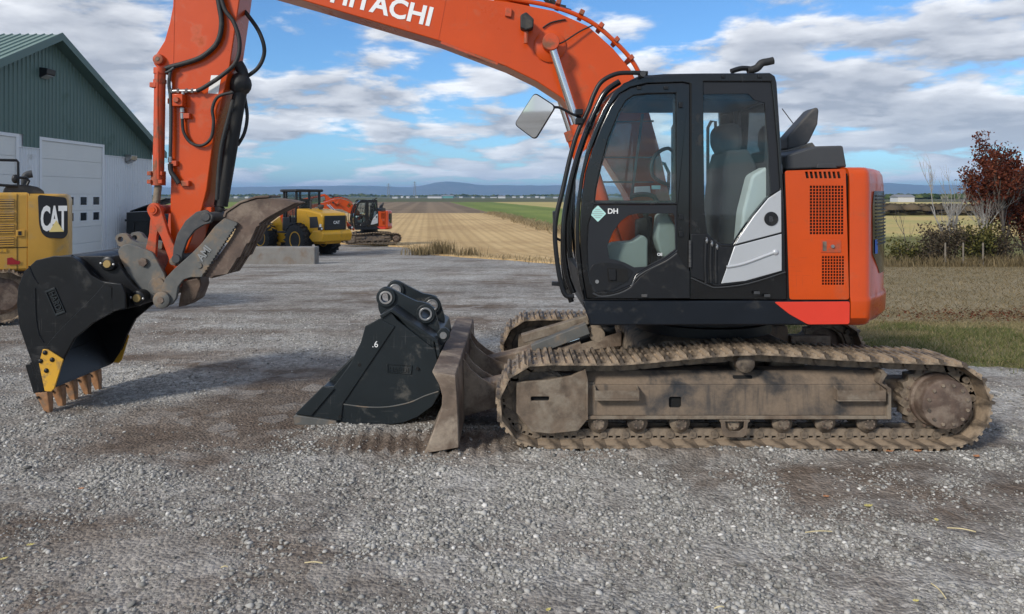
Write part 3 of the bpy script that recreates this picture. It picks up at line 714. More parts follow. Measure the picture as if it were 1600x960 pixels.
def make_track(yc, s):
    """s: +1 when the outer side faces the camera (-Y)"""
    yo = yc - s * TW / 2                               # outer face
    Y = lambda d: yo + s * d                           # distance inward from the outer face
    fr = MB()                                          # box beam of the track frame
    x0, x1 = (920 - 800) / SG, 2.845
    zt = H - (607 - HY) / SG; zb = H - (658 - HY) / SG
    sec = [(Y(.10), zb + .012), (Y(.10), zt - .03), (Y(.115), zt), (Y(.21), zt + .085), (Y(.36), zt + .085), (Y(.40), zt), (Y(.40), zb + .012)]
    # outer wall has a real opening; the rest of the section is a closed channel
    fr.prism(sec[2:7] + [(Y(.13), zb + .012), (Y(.13), zt)], x0, x1, 'x')
    hx0, hx1 = 1.19, 1.285
    fr.plate([(x0, zb + .012), (x1, zb + .012), (x1, zt), (x0, zt)], [rounded([(hx0, zt - .175), (hx1, zt - .175), (hx1, zt - .09), (hx0, zt - .09)], .02)], Y(.10), Y(.126))
    fo = fr.build('track_frame', 'frame_steel', EX, .008)
    MB().box(x0 - .02, x1, min(Y(.075), Y(.42)), max(Y(.075), Y(.42)), zb - .012, zb + .012).build('flange', 'frame_mud', fo, .004)
    MB().box(hx0 - .01, hx1 + .01, min(Y(.1262), Y(.1285)), max(Y(.1262), Y(.1285)), zt - .185, zt - .08).build('opening_shade', 'void', fo)  # black sheet behind the opening, paints the shade inside the beam
    # black plate, painted shade of a top hole, dry leaves lodge there in the photo
    MB().prism(rounded([(1.69, 0), (1.84, 0), (1.84, .03), (1.69, .03)], .014), 0, .003, 'z').xf(Matrix.Translation((0, Y(.15), zt + .034)) @ Matrix.Rotation(s * R(41), 4, 'X')).build('slot_shade', 'void', fo)
    # front yoke plate over the idler
    yk = PP([(807, 601), (855, 598), (894, 591), (916, 580), (920, 597), (920, 660), (905, 678), (861, 683), (831, 680), (807, 650)], YN)
    o = MB().plate(yk, [rounded(PP([(830, 624), (859, 624), (859, 631), (830, 631)], YN), .012)], Y(.065), Y(.099)).build('idler_guard', 'frame_mud', EX, .006)
    MB().prism(PP([(828, 622), (861, 622), (861, 633), (828, 633)], YN), Y(.1), Y(.104)).build('slot_shade', 'void', o)  # black backing, paints the shade within the guard's cut-out
    MB().prism([(yk[3][0], yk[3][1]), (yk[4][0], yk[4][1]), (yk[5][0], yk[5][1]), (yk[5][0] - .012, yk[5][1]), (yk[4][0] - .012, yk[4][1]), (yk[3][0] - .012, yk[3][1])], Y(.05), Y(.0645)).build('edge_rib', 'frame_mud', o, .003)
    MB().box(yk[0][0] + .03, x0 + .06, min(Y(.11), Y(.40)), max(Y(.11), Y(.40)), .26, .50).build('yoke', 'frame_mud', EX, .01)
    # end plate behind the sprocket
    MB().prism([(2.80, zt + .12), (2.83, zt + .085), (2.79, zt + .02), (2.86, zt - .02), (2.86, zb - .01), (2.83, zb - .01), (2.83, zt - .03), (2.76, zt + .02), (2.79, zt + .09), (2.77, zt + .12)], Y(.07), Y(.30)).build('end_plate', 'frame_mud', EX, .004)
    for a, b in (((930, 612), (1000, 628)), ((1311, 612), (1387, 629))):
        (xa, za), (xb, zb2) = PP([a, b], YN)
        st = MB().box(xa, xb, min(Y(.02), Y(.098)), max(Y(.02), Y(.098)), zb2, zb2 + .014)
        st.box(xa, xb, min(Y(.02), Y(.03)), max(Y(.02), Y(.03)), zb2 + .0142, za)
        for kx in (xa, xb - .012): st.prism([(Y(.0302), zb2 + .0142), (Y(.098), zb2 + .0142), (Y(.098), za + .02), (Y(.0302), za)], kx, kx + .012, 'x')
        for i in range(6): tx = xa + .02 + (xb - xa - .05) * i / 5; st.box(tx, tx + .02, min(Y(.03), Y(.085)), max(Y(.03), Y(.085)), zb2 + .0145, zb2 + .024)
        st.build('step', 'frame_mud', fo, .003)
    # idler, rollers, sprocket, motor
    idl = MB().lathe(XI, ZC, [(.03, Y(.14)), (.10, Y(.14)), (.12, Y(.165)), (.205, Y(.165)), (.222, Y(.175)), (.222, Y(.195)), (.245, Y(.20)), (.245, Y(.30)), (.222, Y(.305)), (.2, Y(.335)), (.03, Y(.335))], 40)
    idl.build('idler_wheel', 'mud_steel', EX)
    for rx in (938, 1001, 1069, 1153, 1233, 1302, 1369):
        x = (rx - 800) / SG; z = .185
        ro = MB().lathe(x, z, [(.02, Y(.10)), (.042, Y(.10)), (.05, Y(.112)), (.066, Y(.13)), (.078, Y(.14)), (.078, Y(.165)), (.063, Y(.17)), (.063, Y(.33)), (.078, Y(.335)), (.078, Y(.36)), (.02, Y(.37))], 22).build('track_roller', 'mud_steel', EX)
        for i in range(6): a = i * 1.0472; MB().cyl((x + .032 * math.cos(a), Y(.101), z + .032 * math.sin(a)), (x + .032 * math.cos(a), Y(.092), z + .032 * math.sin(a)), .007, n=6).build('bolt', 'rust_brown', ro)
    gd = PP([(1129, 661), (1177, 661), (1177, 664), (1174, 666), (1172, 684), (1166, 689), (1139, 689), (1133, 684), (1131, 666), (1129, 664)], YN)
    MB().plate(gd, [PP([(1138, 664), (1168, 664), (1167, 674), (1160, 679), (1146, 679), (1139, 674)], YN)], Y(.072), Y(.088)).build('roller_guard', 'frame_mud', EX, .004)
    cr = PP([(1170, 572)], YN)[0]
    MB().lathe(cr[0], cr[1], [(.02, Y(.06)), (.04, Y(.06)), (.055, Y(.065)), (.07, Y(.075)), (.07, Y(.19)), (.055, Y(.195)), (.055, Y(.32)), (.02, Y(.33))], 22).build('carrier_roller', 'mud_steel', EX)
    MB().box(cr[0] - .035, cr[0] + .035, min(Y(.2), Y(.38)), max(Y(.2), Y(.38)), zt + .08, cr[1]).build('roller_bracket', 'frame_mud', EX, .005)
    mot = MB().lathe(XS, ZC, [(.02, Y(.028)), (.168, Y(.028)), (.185, Y(.036)), (.19, Y(.05)), (.19, Y(.15)), (.205, Y(.165)), (.205, Y(.20)), (.02, Y(.24))], 48).build('drive_motor_cover', 'rust_brown', EX)
    for i in range(12):
        a = i * math.pi / 6 + .26; MB().cyl((XS + .15 * math.cos(a), Y(.0278), ZC + .15 * math.sin(a)), (XS + .15 * math.cos(a), Y(.016), ZC + .15 * math.sin(a)), .013, n=6).build('bolt', 'mud_steel', mot)
    tee = []
    for i in range(42): a = 2 * math.pi * i / 42; r = .245 if i % 2 else .275; tee.append((XS + r * math.cos(a), ZC + r * math.sin(a)))
    sp = MB().plate(tee, [[(XS + .19 * math.cos(6.283 * i / 24), ZC + .19 * math.sin(6.283 * i / 24)) for i in range(24)]], Y(.2005), Y(.30)).build('sprocket', 'mud_steel', EX, .004)
    for i in range(16):
        a = i * math.pi / 8; MB().cyl((XS + .222 * math.cos(a), Y(.20), ZC + .222 * math.sin(a)), (XS + .222 * math.cos(a), Y(.186), ZC + .222 * math.sin(a)), .013, n=6).build('bolt', 'rust_brown', sp)
    MB().box(2.85, XS, min(Y(.30), Y(.44)), max(Y(.30), Y(.44)), .25, .48).build('drive_housing', 'frame_mud', EX, .01)
    # chain: hidden core that the links and shoes ride on
    ch = MB()
    for i in range(NS):
        xx, z_ = on_track(i * PITCH + PITCH / 2); ch.cyl((xx, yc - .05, z_), (xx, yc + .05, z_), .02, n=8)
    cho = ch.build('track_chain', 'mud_steel', EX)
    for i in range(NS):
        a = on_track(i * PITCH); b = on_track((i + 1) * PITCH); d = Vector((b[0] - a[0], 0, b[1] - a[1])).normalized()
        up = Vector((d.z, 0, -d.x)) * -1
        mid = Vector(((a[0] + b[0]) / 2, yc, (a[1] + b[1]) / 2))
        # outward is away from the loop's inside
        ctr = Vector((min(max(mid.x, XI), XS), yc, ZC))
        if (mid - ctr).dot(up) < 0: up = -up
        yv = up.cross(d)
        Mx = Matrix((d, yv, up)).transposed().to_4x4(); Mx.translation = mid
        tilt = Matrix.Rotation(random.uniform(-.02, .02), 4, 'Y')
        for nm, me in (('track_shoe', SHOE), ('track_link', LINK)):
            o = bpy.data.objects.new(nm, me); col.objects.link(o); o.parent = cho; o.matrix_basis = Mx @ tilt
    return cho
make_track(YN + TW / 2, 1); make_track(YF + TW / 2, -1)
# ---------------- centre frame, blade
cf = MB().prism([(1.05, .40), (2.45, .40), (2.35, .66), (2.2, .72), (1.25, .72), (1.1, .64)], 6.06, 7.44)
cf.build('centre_frame', 'mud_steel', EX, .02)
for sx in (1.2, 2.2):
    MB().box(sx - .14, sx + .14, 5.88, 6.0595, .42, .62).build('frame_leg', 'frame_mud', EX, .02); MB().box(sx - .14, sx + .14, 7.4405, 7.62, .42, .62).build('frame_leg', 'frame_mud', EX, .02)
MB().lathe(1.735, 6.75, [(.3, .7195), (.60, .7195), (.60, .80), (.56, .81), (.56, .90), (.60, .905), (.60, .942), (.3, .942)], 56, 'z').build('swing_bearing', 'black_satin', EX)
BY0, BY1 = 5.47, 8.02
bf = [(675, 580), (686, 600), (691, 618), (690, 637), (684, 655), (674, 682), (664, 707)]
bb = [(717, 698), (716, 653), (714, 613), (712, 586)]
prof = PP(bf + bb, YN)
bl = MB().prism(prof, BY0 + .03, BY1 - .03).build('blade', 'blade_rust', EX, .008)
for y in (BY0, BY1 - .0295): MB().prism([(p[0] + (.004 if i < 7 else .0), p[1]) for i, p in enumerate(prof)], y, y + .0295).build('end_cap', 'blade_rust', bl, .006)
MB().prism(PP([(664, 708), (671, 690), (677, 690), (672, 708)], YN), BY0 + .005, BY1 - .005).xf(Matrix.Translation((-.006, 0, -.005))).build('cutting_edge', 'mud_steel', bl, .003)
for yb in (6.15, 6.42, 7.08, 7.35):                    # curved gussets behind the blade
    gp = [(-.405, .56)] + [(-.405 + .43 * t, .56 - .26 * math.sin(t * 1.57) ** .7) for t in (.15, .35, .6, .85, 1)] + [(.05, .20), (-.40, .08)]
    MB().prism(gp, yb, yb + .025).build('gusset', 'blade_rust', bl, .004)
for yb in (6.16, 7.10):
    arm = [(-.40, .10), (-.40, .30), (.02, .40), (.60, .56), (1.06, .60), (1.06, .46), (.62, .40), (.05, .22)]
    MB().prism(arm, yb + .03, yb + .24).build('blade_arm', 'blade_rust', EX, .012)
a = PX(816, 529, 6.2); b = PX(918, 499, 6.2)
MB().bar(a, b, .10, .07).build('hose_cover', 'frame_mud', EX, .006)
MB().bar(PX(832, 546, 6.05), PX(918, 512, 6.05), .11, .09).build('hose_cover', 'worn_grey', EX, .006)
a = PX(850, 548, 6.3); b = PX(905, 529, 6.3); c = PX(960, 512, 6.3)
MB().cyl(a, b, .028).build('blade_cylinder_rod', 'chrome', EX); MB().cyl(b, c, .05).build('blade_cylinder', 'black_satin', EX)
MB().lathe(PX(932, 521, 6.1).x, PX(932, 521, 6.1).z, [(.02, 6.03), (.06, 6.03), (.065, 6.05), (.065, 6.18), (.02, 6.18)], 20).build('cylinder_pin', 'mud_steel', EX)
# ---------------- upper structure
YS = 5.56; SS = F / YS
ZP0 = H - (508 - HY) / SS; ZP1 = H - (470 - HY) / SS
MB().box(.6, 2.60, YS + .06, 7.88, ZP0 + .03, ZP1 - .003).build('deck', 'skirt_black', EX, .01)
sk = PP([(910, 470), (1329, 470), (1329, 507), (1260, 508.5), (923, 509)], YS)
MB().prism(sk, YS, YS + .055).build('side_skirt', 'skirt_black', EX, .012)
MB().prism([(p[0], p[1]) for p in sk], 7.885, 7.94).build('side_skirt', 'skirt_black', EX, .012)
MB().prism(rounded(PP([(1209, 472), (1327.5, 471.2), (1327, 506.6), (1262, 507.2), (1233, 491)], YS), .02), YS - .006, YS - .0005).build('red_stripe', 'red_stripe', EX, .002)
# counterweight, swept round the swing centre
def cw_outline(inset=0.0):
    Rr = 1.50 - inset; pts = []
    ya = YS + inset; yb = 7.94 - inset
    x0 = 1.735 + math.sqrt(max(0, Rr * Rr - (6.75 - ya - .13) ** 2))
    pts.append((2.549, ya)); pts.append((2.655, ya)); pts.append((2.69, ya + .008)); pts.append((2.72, ya + .035))
    a0 = math.asin((6.75 - ya - .10) / Rr)
    for i in range(19):
        a = -a0 + 2 * a0 * i / 18; pts.append((1.735 + Rr * math.cos(a), 6.75 + Rr * math.sin(a)))
    pts += [(2.72, yb - .035), (2.69, yb - .008), (2.655, yb), (2.549, yb)]
    return pts
def loft(rings, m):
    vs = []; n = len(rings[0][1]); fs = []
    for z, r in rings: vs += [(p[0], p[1], z) for p in r]
    for i in range(len(rings) - 1):
        fs += [(i * n + j, i * n + (j + 1) % n, (i + 1) * n + (j + 1) % n, (i + 1) * n + j) for j in range(n)]
    fs += [tuple(range(n - 1, -1, -1)), tuple(range(len(vs) - n, len(vs)))]
    return m.add(vs, fs)
zt = H - (261 - HY) / SS; zl = H - (466 - HY) / SS; zb = H - (512 - HY) / SS
cw = loft([(zb, cw_outline(.10)), (zb + .02, cw_outline(.05)), (zb + .07, cw_outline(.005)), (zl - .03, cw_outline(0)), (zl - .005, cw_outline(.004)), (zl + .015, cw_outline(.018)), (zt - .13, cw_outline(.018)), (zt - .05, cw_outline(.028)), (zt - .015, cw_outline(.05)), (zt, cw_outline(.09))], MB())
cwo = cw.build('counterweight', 'orange', EX)
# dark vent window let into the rounded corner
def on_cw(a, z, off): return (1.735 + (1.482 + off) * math.cos(a), 6.75 + (1.482 + off) * math.sin(a), z)
vz0 = H - (428 - HY) / 200; vz1 = H - (299 - HY) / 195
for s in (1, -1):
    v = MB(); A0, A1 = -R(45.5) * s, -R(24) * s; n = 14; mrows = 12; vs = []
    for i in range(mrows + 1):
        t = i / mrows; z = vz0 + (vz1 - vz0) * t
        lo = A0 + (A1 - A0) * (.0 if t > .25 else .32 * (1 - t / .25)); sh = 0.0 if t < .85 else .12 * (t - .85) / .15
        for j in range(n + 1): a = lo + (A1 - lo) * (sh / 2 + (1 - sh) * j / n); vs.append(on_cw(a, z, .004))
    v.add(vs, [(i * (n + 1) + j, i * (n + 1) + j + 1, (i + 1) * (n + 1) + j + 1, (i + 1) * (n + 1) + j) for i in range(mrows) for j in range(n)])
    vo = v.build('corner_vent', 'black_paint', cwo)
    for i in range(15):
        z = vz0 + (vz1 - vz0) * (.36 + .58 * i / 14)
        MB().tube([on_cw(A0 * .96 + (A1 - A0 * .96) * t, z, .010) for t in np.linspace(.06, .9, 8)], .0065, 5, 0).build('louvre', 'dark_grey', vo)
MB().add([on_cw(R(a_), z_, .0085) for z_ in (vz0 + .16, vz0 + .27) for a_ in (-44, -41.5)], [(0, 1, 3, 2)]).build('blue_label', 'blue_decal', cwo)
# engine side door with grilles
def grille(parent, x0, x1, z0, z1, nx, nz, y):
    MB().box(x0, x1, y + .012, y + .016, z0, z1).build('grille_shade', 'void', parent)  # black sheet behind the bars, stands for the shade of the bay
    m = MB(); b = .0058
    for i in range(nx + 1): xx = x0 + (x1 - x0) * i / nx; m.box(xx - b / 2, xx + b / 2, y - .002, y + .003, z0, z1)
    for i in range(nz + 1): q = z0 + (z1 - z0) * i / nz; m.box(x0, x1, y - .0015, y + .0035, q - b / 2, q + b / 2)
    m.build('grille', 'orange', parent)
dp = PP([(1227, 267), (1321.5, 264), (1327, 468.5), (1234, 468.5)], YS)
G1 = PP([(1265, 290), (1318.5, 367)], YS); G2 = PP([(1284, 400), (1319.5, 446)], YS)
def rect(a, b): return [(a[0], b[1]), (b[0], b[1]), (b[0], a[1]), (a[0], a[1])]
lou = []
for i in range(8):
    x = 1258 + i * 7.1; lou.append(PP([(x, 268.5), (x + 4.2, 268.5), (x + 6.4, 279), (x + 2.0, 279)], YS))
MB().plate(rounded(dp, .02), [rect(*G1), rect(*G2)] + lou, YS, YS + .011).build('engine_door', 'orange', EX, .003)
ed = EX.children[-1]
MB().box(dp[0][0] + .0, 2.531, YS + .017, YS + .4, ZP1, dp[0][1] - .02).build('engine_bay_shade', 'void', EX)  # solid black block, paints the darkness behind the door louvres
grille(ed, G1[0][0], G1[1][0], G1[1][1], G1[0][1], 11, 16, YS + .003); grille(ed, G2[0][0], G2[1][0], G2[1][1], G2[0][1], 8, 10, YS + .003)
lt = PP([(1282, 375), (1314, 395)], YS)
lo = MB().prism(rounded(rect(*lt), .008), YS - .004, YS - .0005).build('latch', 'orange_worn', ed, .002)
MB().prism(rect(*PP([(1285, 377.5), (1291, 392.5)], YS)), YS - .0065, YS - .0045).build('latch_slot', 'rust_brown', lo)
q = PP([(1300, 385)], YS)[0]; MB().cyl((q[0], YS - .016, q[1]), (q[0], YS - .0045, q[1]), .013, n=14).build('lock', 'bare_steel', lo)
MB().box(2.10, 2.53, YS + .42, 7.92, ZP1 + .002, dp[0][1] - .035).build('engine_hood', 'orange', EX, .02)
hd = PP([(1226, 243), (1273, 229), (1315, 228), (1321, 262), (1226, 266)], 5.75)
ho = MB().prism(hd, 5.72, 7.6).build('hood_cover', 'dark_grey', EX, .015)
MB().prism(PP([(1277, 256), (1305, 256), (1307, 263), (1275, 263)], 5.72), 5.708, 5.7195).build('hood_handle', 'dark_grey', ho, .004)
xp = PP([(1228, 214), (1266, 172), (1274, 168), (1277, 173), (1275, 195), (1262, 222), (1252, 231), (1228, 234)], 6.3)
xo = MB().prism(xp, 6.26, 6.46).build('exhaust_stack', 'dark_grey', EX, .03, 3)
MB().prism(PP([(1224, 236), (1262, 224), (1268, 232), (1224, 246)], 6.3), 6.2, 6.55).build('exhaust_base', 'worn_grey', EX, .005)
MB().tube([PX(1222, 170, 6.6), PX(1248, 205, 6.6)], .004, 6, 0).build('antenna', 'rubber', EX)
# right-hand tank and tool box beyond the boom
MB().box(.95, 2.04, 7.20, 7.93, ZP1 + .001, 1.78).build('fuel_tank', 'orange', EX, .04, 3)
MB().box(.55, .945, 7.25, 7.92, ZP1 + .001, 1.35).build('tool_box', 'black_satin', EX, .03)
MB().tube([(.6, 7.75, 1.36), (.6, 7.75, 2.0), (.95, 7.75, 2.25), (1.6, 7.75, 2.25), (1.6, 7.75, 1.78)], .018, 8, 4).build('side_handrail', 'black_satin', EX)
MB().bar(PX(866, 330, 7.6), PX(868, 395, 7.6), .16, .03, (0, 1, 0)).build('side_mirror', 'black_satin', EX, .01)
MB().tube([PX(868, 372, 7.6), PX(890, 385, 7.6), PX(905, 410, 7.7)], .014, 6, 3).build('side_mirror_arm', 'black_satin', EX)
# ---------------- cab
CY1 = 6.56
E = [(912, 469), (905, 440), (900, 400), (899, 360), (901, 320), (906, 280), (915, 240), (927, 205), (942, 170), (957, 146), (975, 130), (997, 121), (1040, 117.5), (1075, 116.5), (1150, 115), (1203, 114), (1211, 119), (1214, 130), (1220, 220), (1226, 330), (1229.5, 469)]
DO = [(917, 466), (911, 430), (907, 390), (906, 350), (909, 310), (915, 270), (925, 235), (938, 200), (953, 168), (968, 148), (985, 138), (1010, 132), (1066, 130), (1077, 132), (1077, 466)]
WU = [(929, 317), (931, 298), (938, 264), (950, 218), (967, 177), (978, 158), (990, 150), (1010, 147.5), (1056, 146.5), (1057, 317)]
WLp = [(929, 320), (1058, 320), (1058, 390), (1040, 404), (1008, 420), (993, 430), (985, 446), (960, 456), (932, 456), (922, 440), (918, 415), (917, 385), (919, 350)]
WL = [(949, 384), (958, 362), (970, 346), (982, 337), (994, 334), (1051, 334), (1054, 338), (1055, 389), (1038, 402), (1009, 417), (991, 418), (975, 410), (952, 404)]
RW_ = [(1099, 128), (1205, 128), (1208, 150), (1215, 230), (1219, 296), (1199, 309), (1176, 337), (1158, 363), (1146, 382), (1126, 381), (1114, 374), (1105, 363), (1101, 330)]
pe, pd, pw, pl, pw2, prw = (PP(q, YS) for q in (E, DO, WU, WLp, WL, RW_))
def grow(poly, d):
    c = Vector((sum(p[0] for p in poly) / len(poly), sum(p[1] for p in poly) / len(poly)))
    return [tuple(Vector(p) + (Vector(p) - c).normalized() * d) for p in poly]
cab = MB().plate(pe, [grow(pd, .006), prw], YS, YS + .06).build('cab_frame', 'black_paint', EX, .014, 3)
# door: frame with two openings, dark lower glass, handle bay
door = MB().plate(pd, [pw, grow(pl, -.004)], YS - .012, YS + .035).build('cab_door', 'black_paint', EX, .009, 3)
MB().plate(grow(pw, .012), [grow(pw, -.02)], YS + .0355, YS + .045).build('window_seal', 'rubber', door)
MB().prism(pw, YS + .012, YS + .017).build('door_window', 'cab_glass', door)
MB().plate(grow(pl, -.0045), [pw2], YS - .006, YS + .008).build('lower_window_border', 'cat_black', door, .002)
MB().prism(grow(pw2, .006), YS + .0095, YS + .0145).build('lower_window', 'cab_glass_dark', door)
hb = rounded(PP([(920, 425), (926, 413), (945, 410), (972, 413), (990, 424), (980, 440), (955, 453), (932, 456), (922, 444)], YS), .02)
hbo = MB().prism(hb, YS - .011, YS - .0065).build('handle_bay', 'black_satin', door, .004)
MB().prism(rounded(PP([(948, 419), (980, 420), (981, 440), (950, 441)], YS), .01), YS - .014, YS - .0115).build('handle_shade', 'void', hbo)  # raised black plate, shade of the hollow put into its colour
MB().prism(rounded(PP([(950, 421), (962, 421), (962, 438), (952, 438)], YS), .008), YS - .024, YS - .0145).build('door_handle', 'black_satin', hbo, .004)
q = PP([(932.5, 440)], YS)[0]; MB().cyl((q[0], YS - .02, q[1]), (q[0], YS - .0115, q[1]), .014, n=14).build('door_lock', 'bare_steel', hbo)
lp = PP([(1058, 396), (1066, 412), (1077, 424), (1077, 466), (922, 466), (935, 463), (965, 459), (985, 449), (1000, 432), (1020, 418), (1040, 408)], YS)
MB().prism(lp, YS - .019, YS - .0125).build('lower_door_panel', 'black_satin', door, .004)
MB().tube([(p[0], YS - .016, p[1]) for p in PP([(1057, 396), (1040, 408), (1008, 424), (992, 436), (985, 449), (965, 459), (940, 463), (926, 458)], YS)], .006, 6, 4).build('door_trim', 'dark_grey', door)
MB().bar((PX(995, 309, YS - .02)), PX(1004, 182, YS - .02), .012, .02).build('wiper_bar', 'black_satin', door) if False else None
for yy in (165, 339, 366): 
    q = PP([(1060, yy)], YS)[0]; MB().box(q[0], q[0] + .028, YS - .03, YS - .0125, q[1] - .02, q[1] + .02).build('hinge', 'black_satin', door, .004)
dq = PP([(921, 334), (934, 321), (947, 334), (934, 347)], YS)
dco = MB().prism(rounded(dq, .008), YS - .0095, YS - .0065).build('teal_sticker', 'teal_decal', door)
for i in range(5):
    z0 = dq[1][1] - .035 - i * .015; hw = .02 + .012 * (2 - abs(2 - i)); MB().box(dq[1][0] - hw, dq[1][0] + hw, YS - .0104, YS - .0097, z0, z0 + .004).build('sticker_line', 'bare_steel', dco)
text('OH', 'DH', .055, face_front(PP([(949, 334)], YS)[0][0], YS - .0085, PP([(949, 334)], YS)[0][1]), 'white_decal', door, .02, .001).name = 'door_lettering'
text('OE', 'OE', .03, face_front(PP([(1027, 397)], YS)[0][0], YS + .006, PP([(1027, 400)], YS)[0][1]), 'white_decal', door, .02, .001).name = 'window_lettering'
# roof, far side, front and rear glass
rf = PP([(985, 124), (1000, 117), (1040, 113.5), (1100, 112.5), (1200, 112), (1212, 118), (1214, 128), (1150, 130), (1000, 131)], YS)
MB().prism(rf, YS + .0605, CY1 - .061).build('cab_roof', 'black_paint', EX, .012, 3)
EF = PP(E, YS)
far_open = PP([(925, 400), (920, 340), (926, 290), (940, 235), (962, 185), (985, 150), (1010, 140), (1178, 140), (1183, 230), (1186, 372)], YS)
MB().plate(EF, [far_open], CY1 - .06, CY1).build('cab_frame', 'black_paint', EX, .014)
MB().prism(far_open, CY1 - .035, CY1 - .03).build('far_window', 'cab_glass', EX)
for yy, y2 in ((172, 170), (236, 236), (281, 281)):
    a, b = PP([(950 - (yy - 172) * .12, yy), (1058, y2)], YS); MB().bar((a[0], CY1 - .075, a[1]), (b[0], CY1 - .075, b[1]), .02, .014).build('window_bar', 'trim_dark', EX)
def span(name, path, th, m, y0=YS + .0605, y1=CY1 - .0605): return MB().strip(path, th, y0, y1).build(name, m, EX)
fe = PP(E[1:10], YS); span('windscreen', [(p[0] + .03, p[1]) for p in fe], .006, 'cab_glass')
fr_top = PP(E[9:12], YS); span('front_header', fr_top, -.05, 'black_paint'); span('front_sill', PP([(912, 469), (905, 440), (902, 420)], YS), -.06, 'black_satin')
rw_ = rounded([(5.69, 2.17), (6.38, 2.17), (6.38, 2.64), (5.69, 2.64)], .08)
MB().plate([(YS + .061, ZP1 + .01), (CY1 - .061, ZP1 + .01), (CY1 - .061, 2.80), (YS + .061, 2.80)], [rw_], 1.945, 1.975, 'x').build('rear_wall', 'trim_dark', EX, .006)
MB().prism(grow(rw_, .01), 1.957, 1.961, 'x').build('rear_window', 'cab_glass', EX)
MB().box(.95, 1.94, YS + .062, CY1 - .062, 2.64, 2.74).build('headliner', 'trim_dark', EX, .03)
MB().tube([(1.90, 6.0, 2.17), (1.90, 6.0, 2.25), (1.90, 6.12, 2.25), (1.90, 6.12, 2.17)], .008, 6, 0).build('seat_belt_loop', 'trim_dark', EX)
MB().box(pe[0][0] + .05, pe[-1][0] - .06, YS + .061, CY1 - .061, ZP1 + .003, ZP1 + .06).build('cab_floor', 'trim_dark', EX)
# rear quarter: glass with printed border, silver cover, louvres
MB().prism(prw, YS + .02, YS + .026).build('quarter_window', 'cab_glass', EX)
band = PP([(1099, 128), (1205, 128), (1208, 147), (1215, 230), (1219, 296), (1206, 304), (1201, 220), (1196, 160), (1180, 156), (1170, 146), (1100, 147)], YS)
MB().prism(band, YS + .0145, YS + .0192).build('window_border', 'cat_black', EX)
qp = PP([(1079, 366), (1104, 365), (1113, 377), (1126, 386), (1146, 386), (1158, 368), (1176, 342), (1199, 314), (1219, 301), (1224, 330), (1226, 424), (1168, 442), (1118, 448), (1079, 432)], YS)
qo = MB().prism(qp, YS - .014, YS - .0005).build('quarter_panel', 'black_satin', EX, .006)
MB().tube([(p[0], YS - .0145, p[1]) for p in PP([(1079, 434), (1104, 445), (1120, 449), (1168, 443), (1226, 425)], YS)], .005, 6, 4).build('panel_trim', 'dark_grey', qo)
su = PP([(1219, 297), (1199, 310), (1176, 338), (1158, 364), (1147, 382), (1219.5, 363)], YS); sl = PP([(1146, 385), (1137, 411), (1125.5, 443), (1163, 439), (1220, 423), (1219.7, 365.5)], YS)
s1 = MB().prism(su, YS - .024, YS - .0145).build('silver_cover', 'silver', EX, .005); s2 = MB().prism(sl, YS - .024, YS - .0145).build('silver_cover', 'silver', EX, .005)
q = PP([(1203, 342)], YS)[0]
em = MB().cyl((q[0], YS - .031, q[1]), (q[0], YS - .0245, q[1]), .053, n=32).build('round_badge', 'black_satin', s1, .003)
text('bd', 'B', .055, face_front(q[0] - .018, YS - .0318, q[1] - .02), 'dark_grey', em, .03, .001).name = 'badge_mark'
rb = [(p[0], YS - .0245, p[1]) for p in PP([(1134, 417), (1160, 412), (1198, 398), (1210, 394)], YS)]
MB().tube(rb, .011, 8, 4).build('cover_rib', 'silver', s2); MB().ell((rb[-1][0], YS - .026, rb[-1][2]), (.022, .012, .022)).build('cover_knob', 'silver', s2)
for i in range(3):
    x = 1101 + i * 8; pth = [(p[0], YS - .016, p[1]) for p in PP([(x + 1, 372 + i * 5), (x + .5, 390 + i * 3), (x, 415), (x + 1, 442)], YS)]
    MB().tube(pth, .0125, 8, 5).build('louvre_rib', 'black_satin', qo)
    MB().ell((pth[0][0] + .004, YS - .018, pth[0][2] - .02), (.013, .012, .026)).build('rib_cap', 'bare_steel', qo)
for x, y in ((1006, 461.5), (1197, 461.5), (1181, 457)):
    q = PP([(x, y)], YS)[0]; MB().box(q[0] - .022, q[0] + .022, YS - .03, YS - .0195, q[1] - .012, q[1] + .010).build('clip', 'dark_grey', EX, .003)
hq = PP([(1075, 375), (1079, 417)], YS)
for i in range(6): z0 = hq[1][1] + (hq[0][1] - hq[1][1]) * i / 6; MB().cyl((hq[0][0] + .01, YS - .024, z0), (hq[0][0] + .01, YS - .024, z0 + .03), .011, n=10).build('hinge_knuckle', 'dark_grey', EX)
q = PP([(1077.5, 130), (1079, 366)], YS); MB().box(q[0][0], q[1][0] + .008, YS - .002, YS - .0003, q[1][1], q[0][1]).build('pillar_seam', 'void', EX)
# handrail round the front, mirror, roof fittings
hr = [(1012, 115), (985, 114), (962, 116), (940, 128), (928, 148), (919, 172), (903, 206), (891, 245), (879, 298), (870, 335), (867, 368), (871, 412), (877, 445), (884, 462), (897, 463)]
MB().tube([PX(x, y, YS - .05) for x, y in hr], .0175, 10, 6).build('front_handrail', 'black_satin', EX)
hr2 = [(968, 128), (948, 142), (934, 165), (915, 210), (900, 255), (889, 300), (882, 345), (881, 390), (886, 430), (896, 458)]
MB().tube([PX(x, y, YS + .12) for x, y in hr2], .024, 10, 6).build('front_guard_tube', 'black_paint', EX)
hr3 = [(975, 128), (952, 146), (936, 172), (917, 215), (902, 262), (892, 305), (887, 345), (886, 390), (890, 430), (899, 460)]
MB().tube([PX(x, y, CY1 - .02) for x, y in [(x - 6, y + 12) for x, y in hr3]], .024, 10, 6).build('front_guard_tube', 'black_paint', EX)
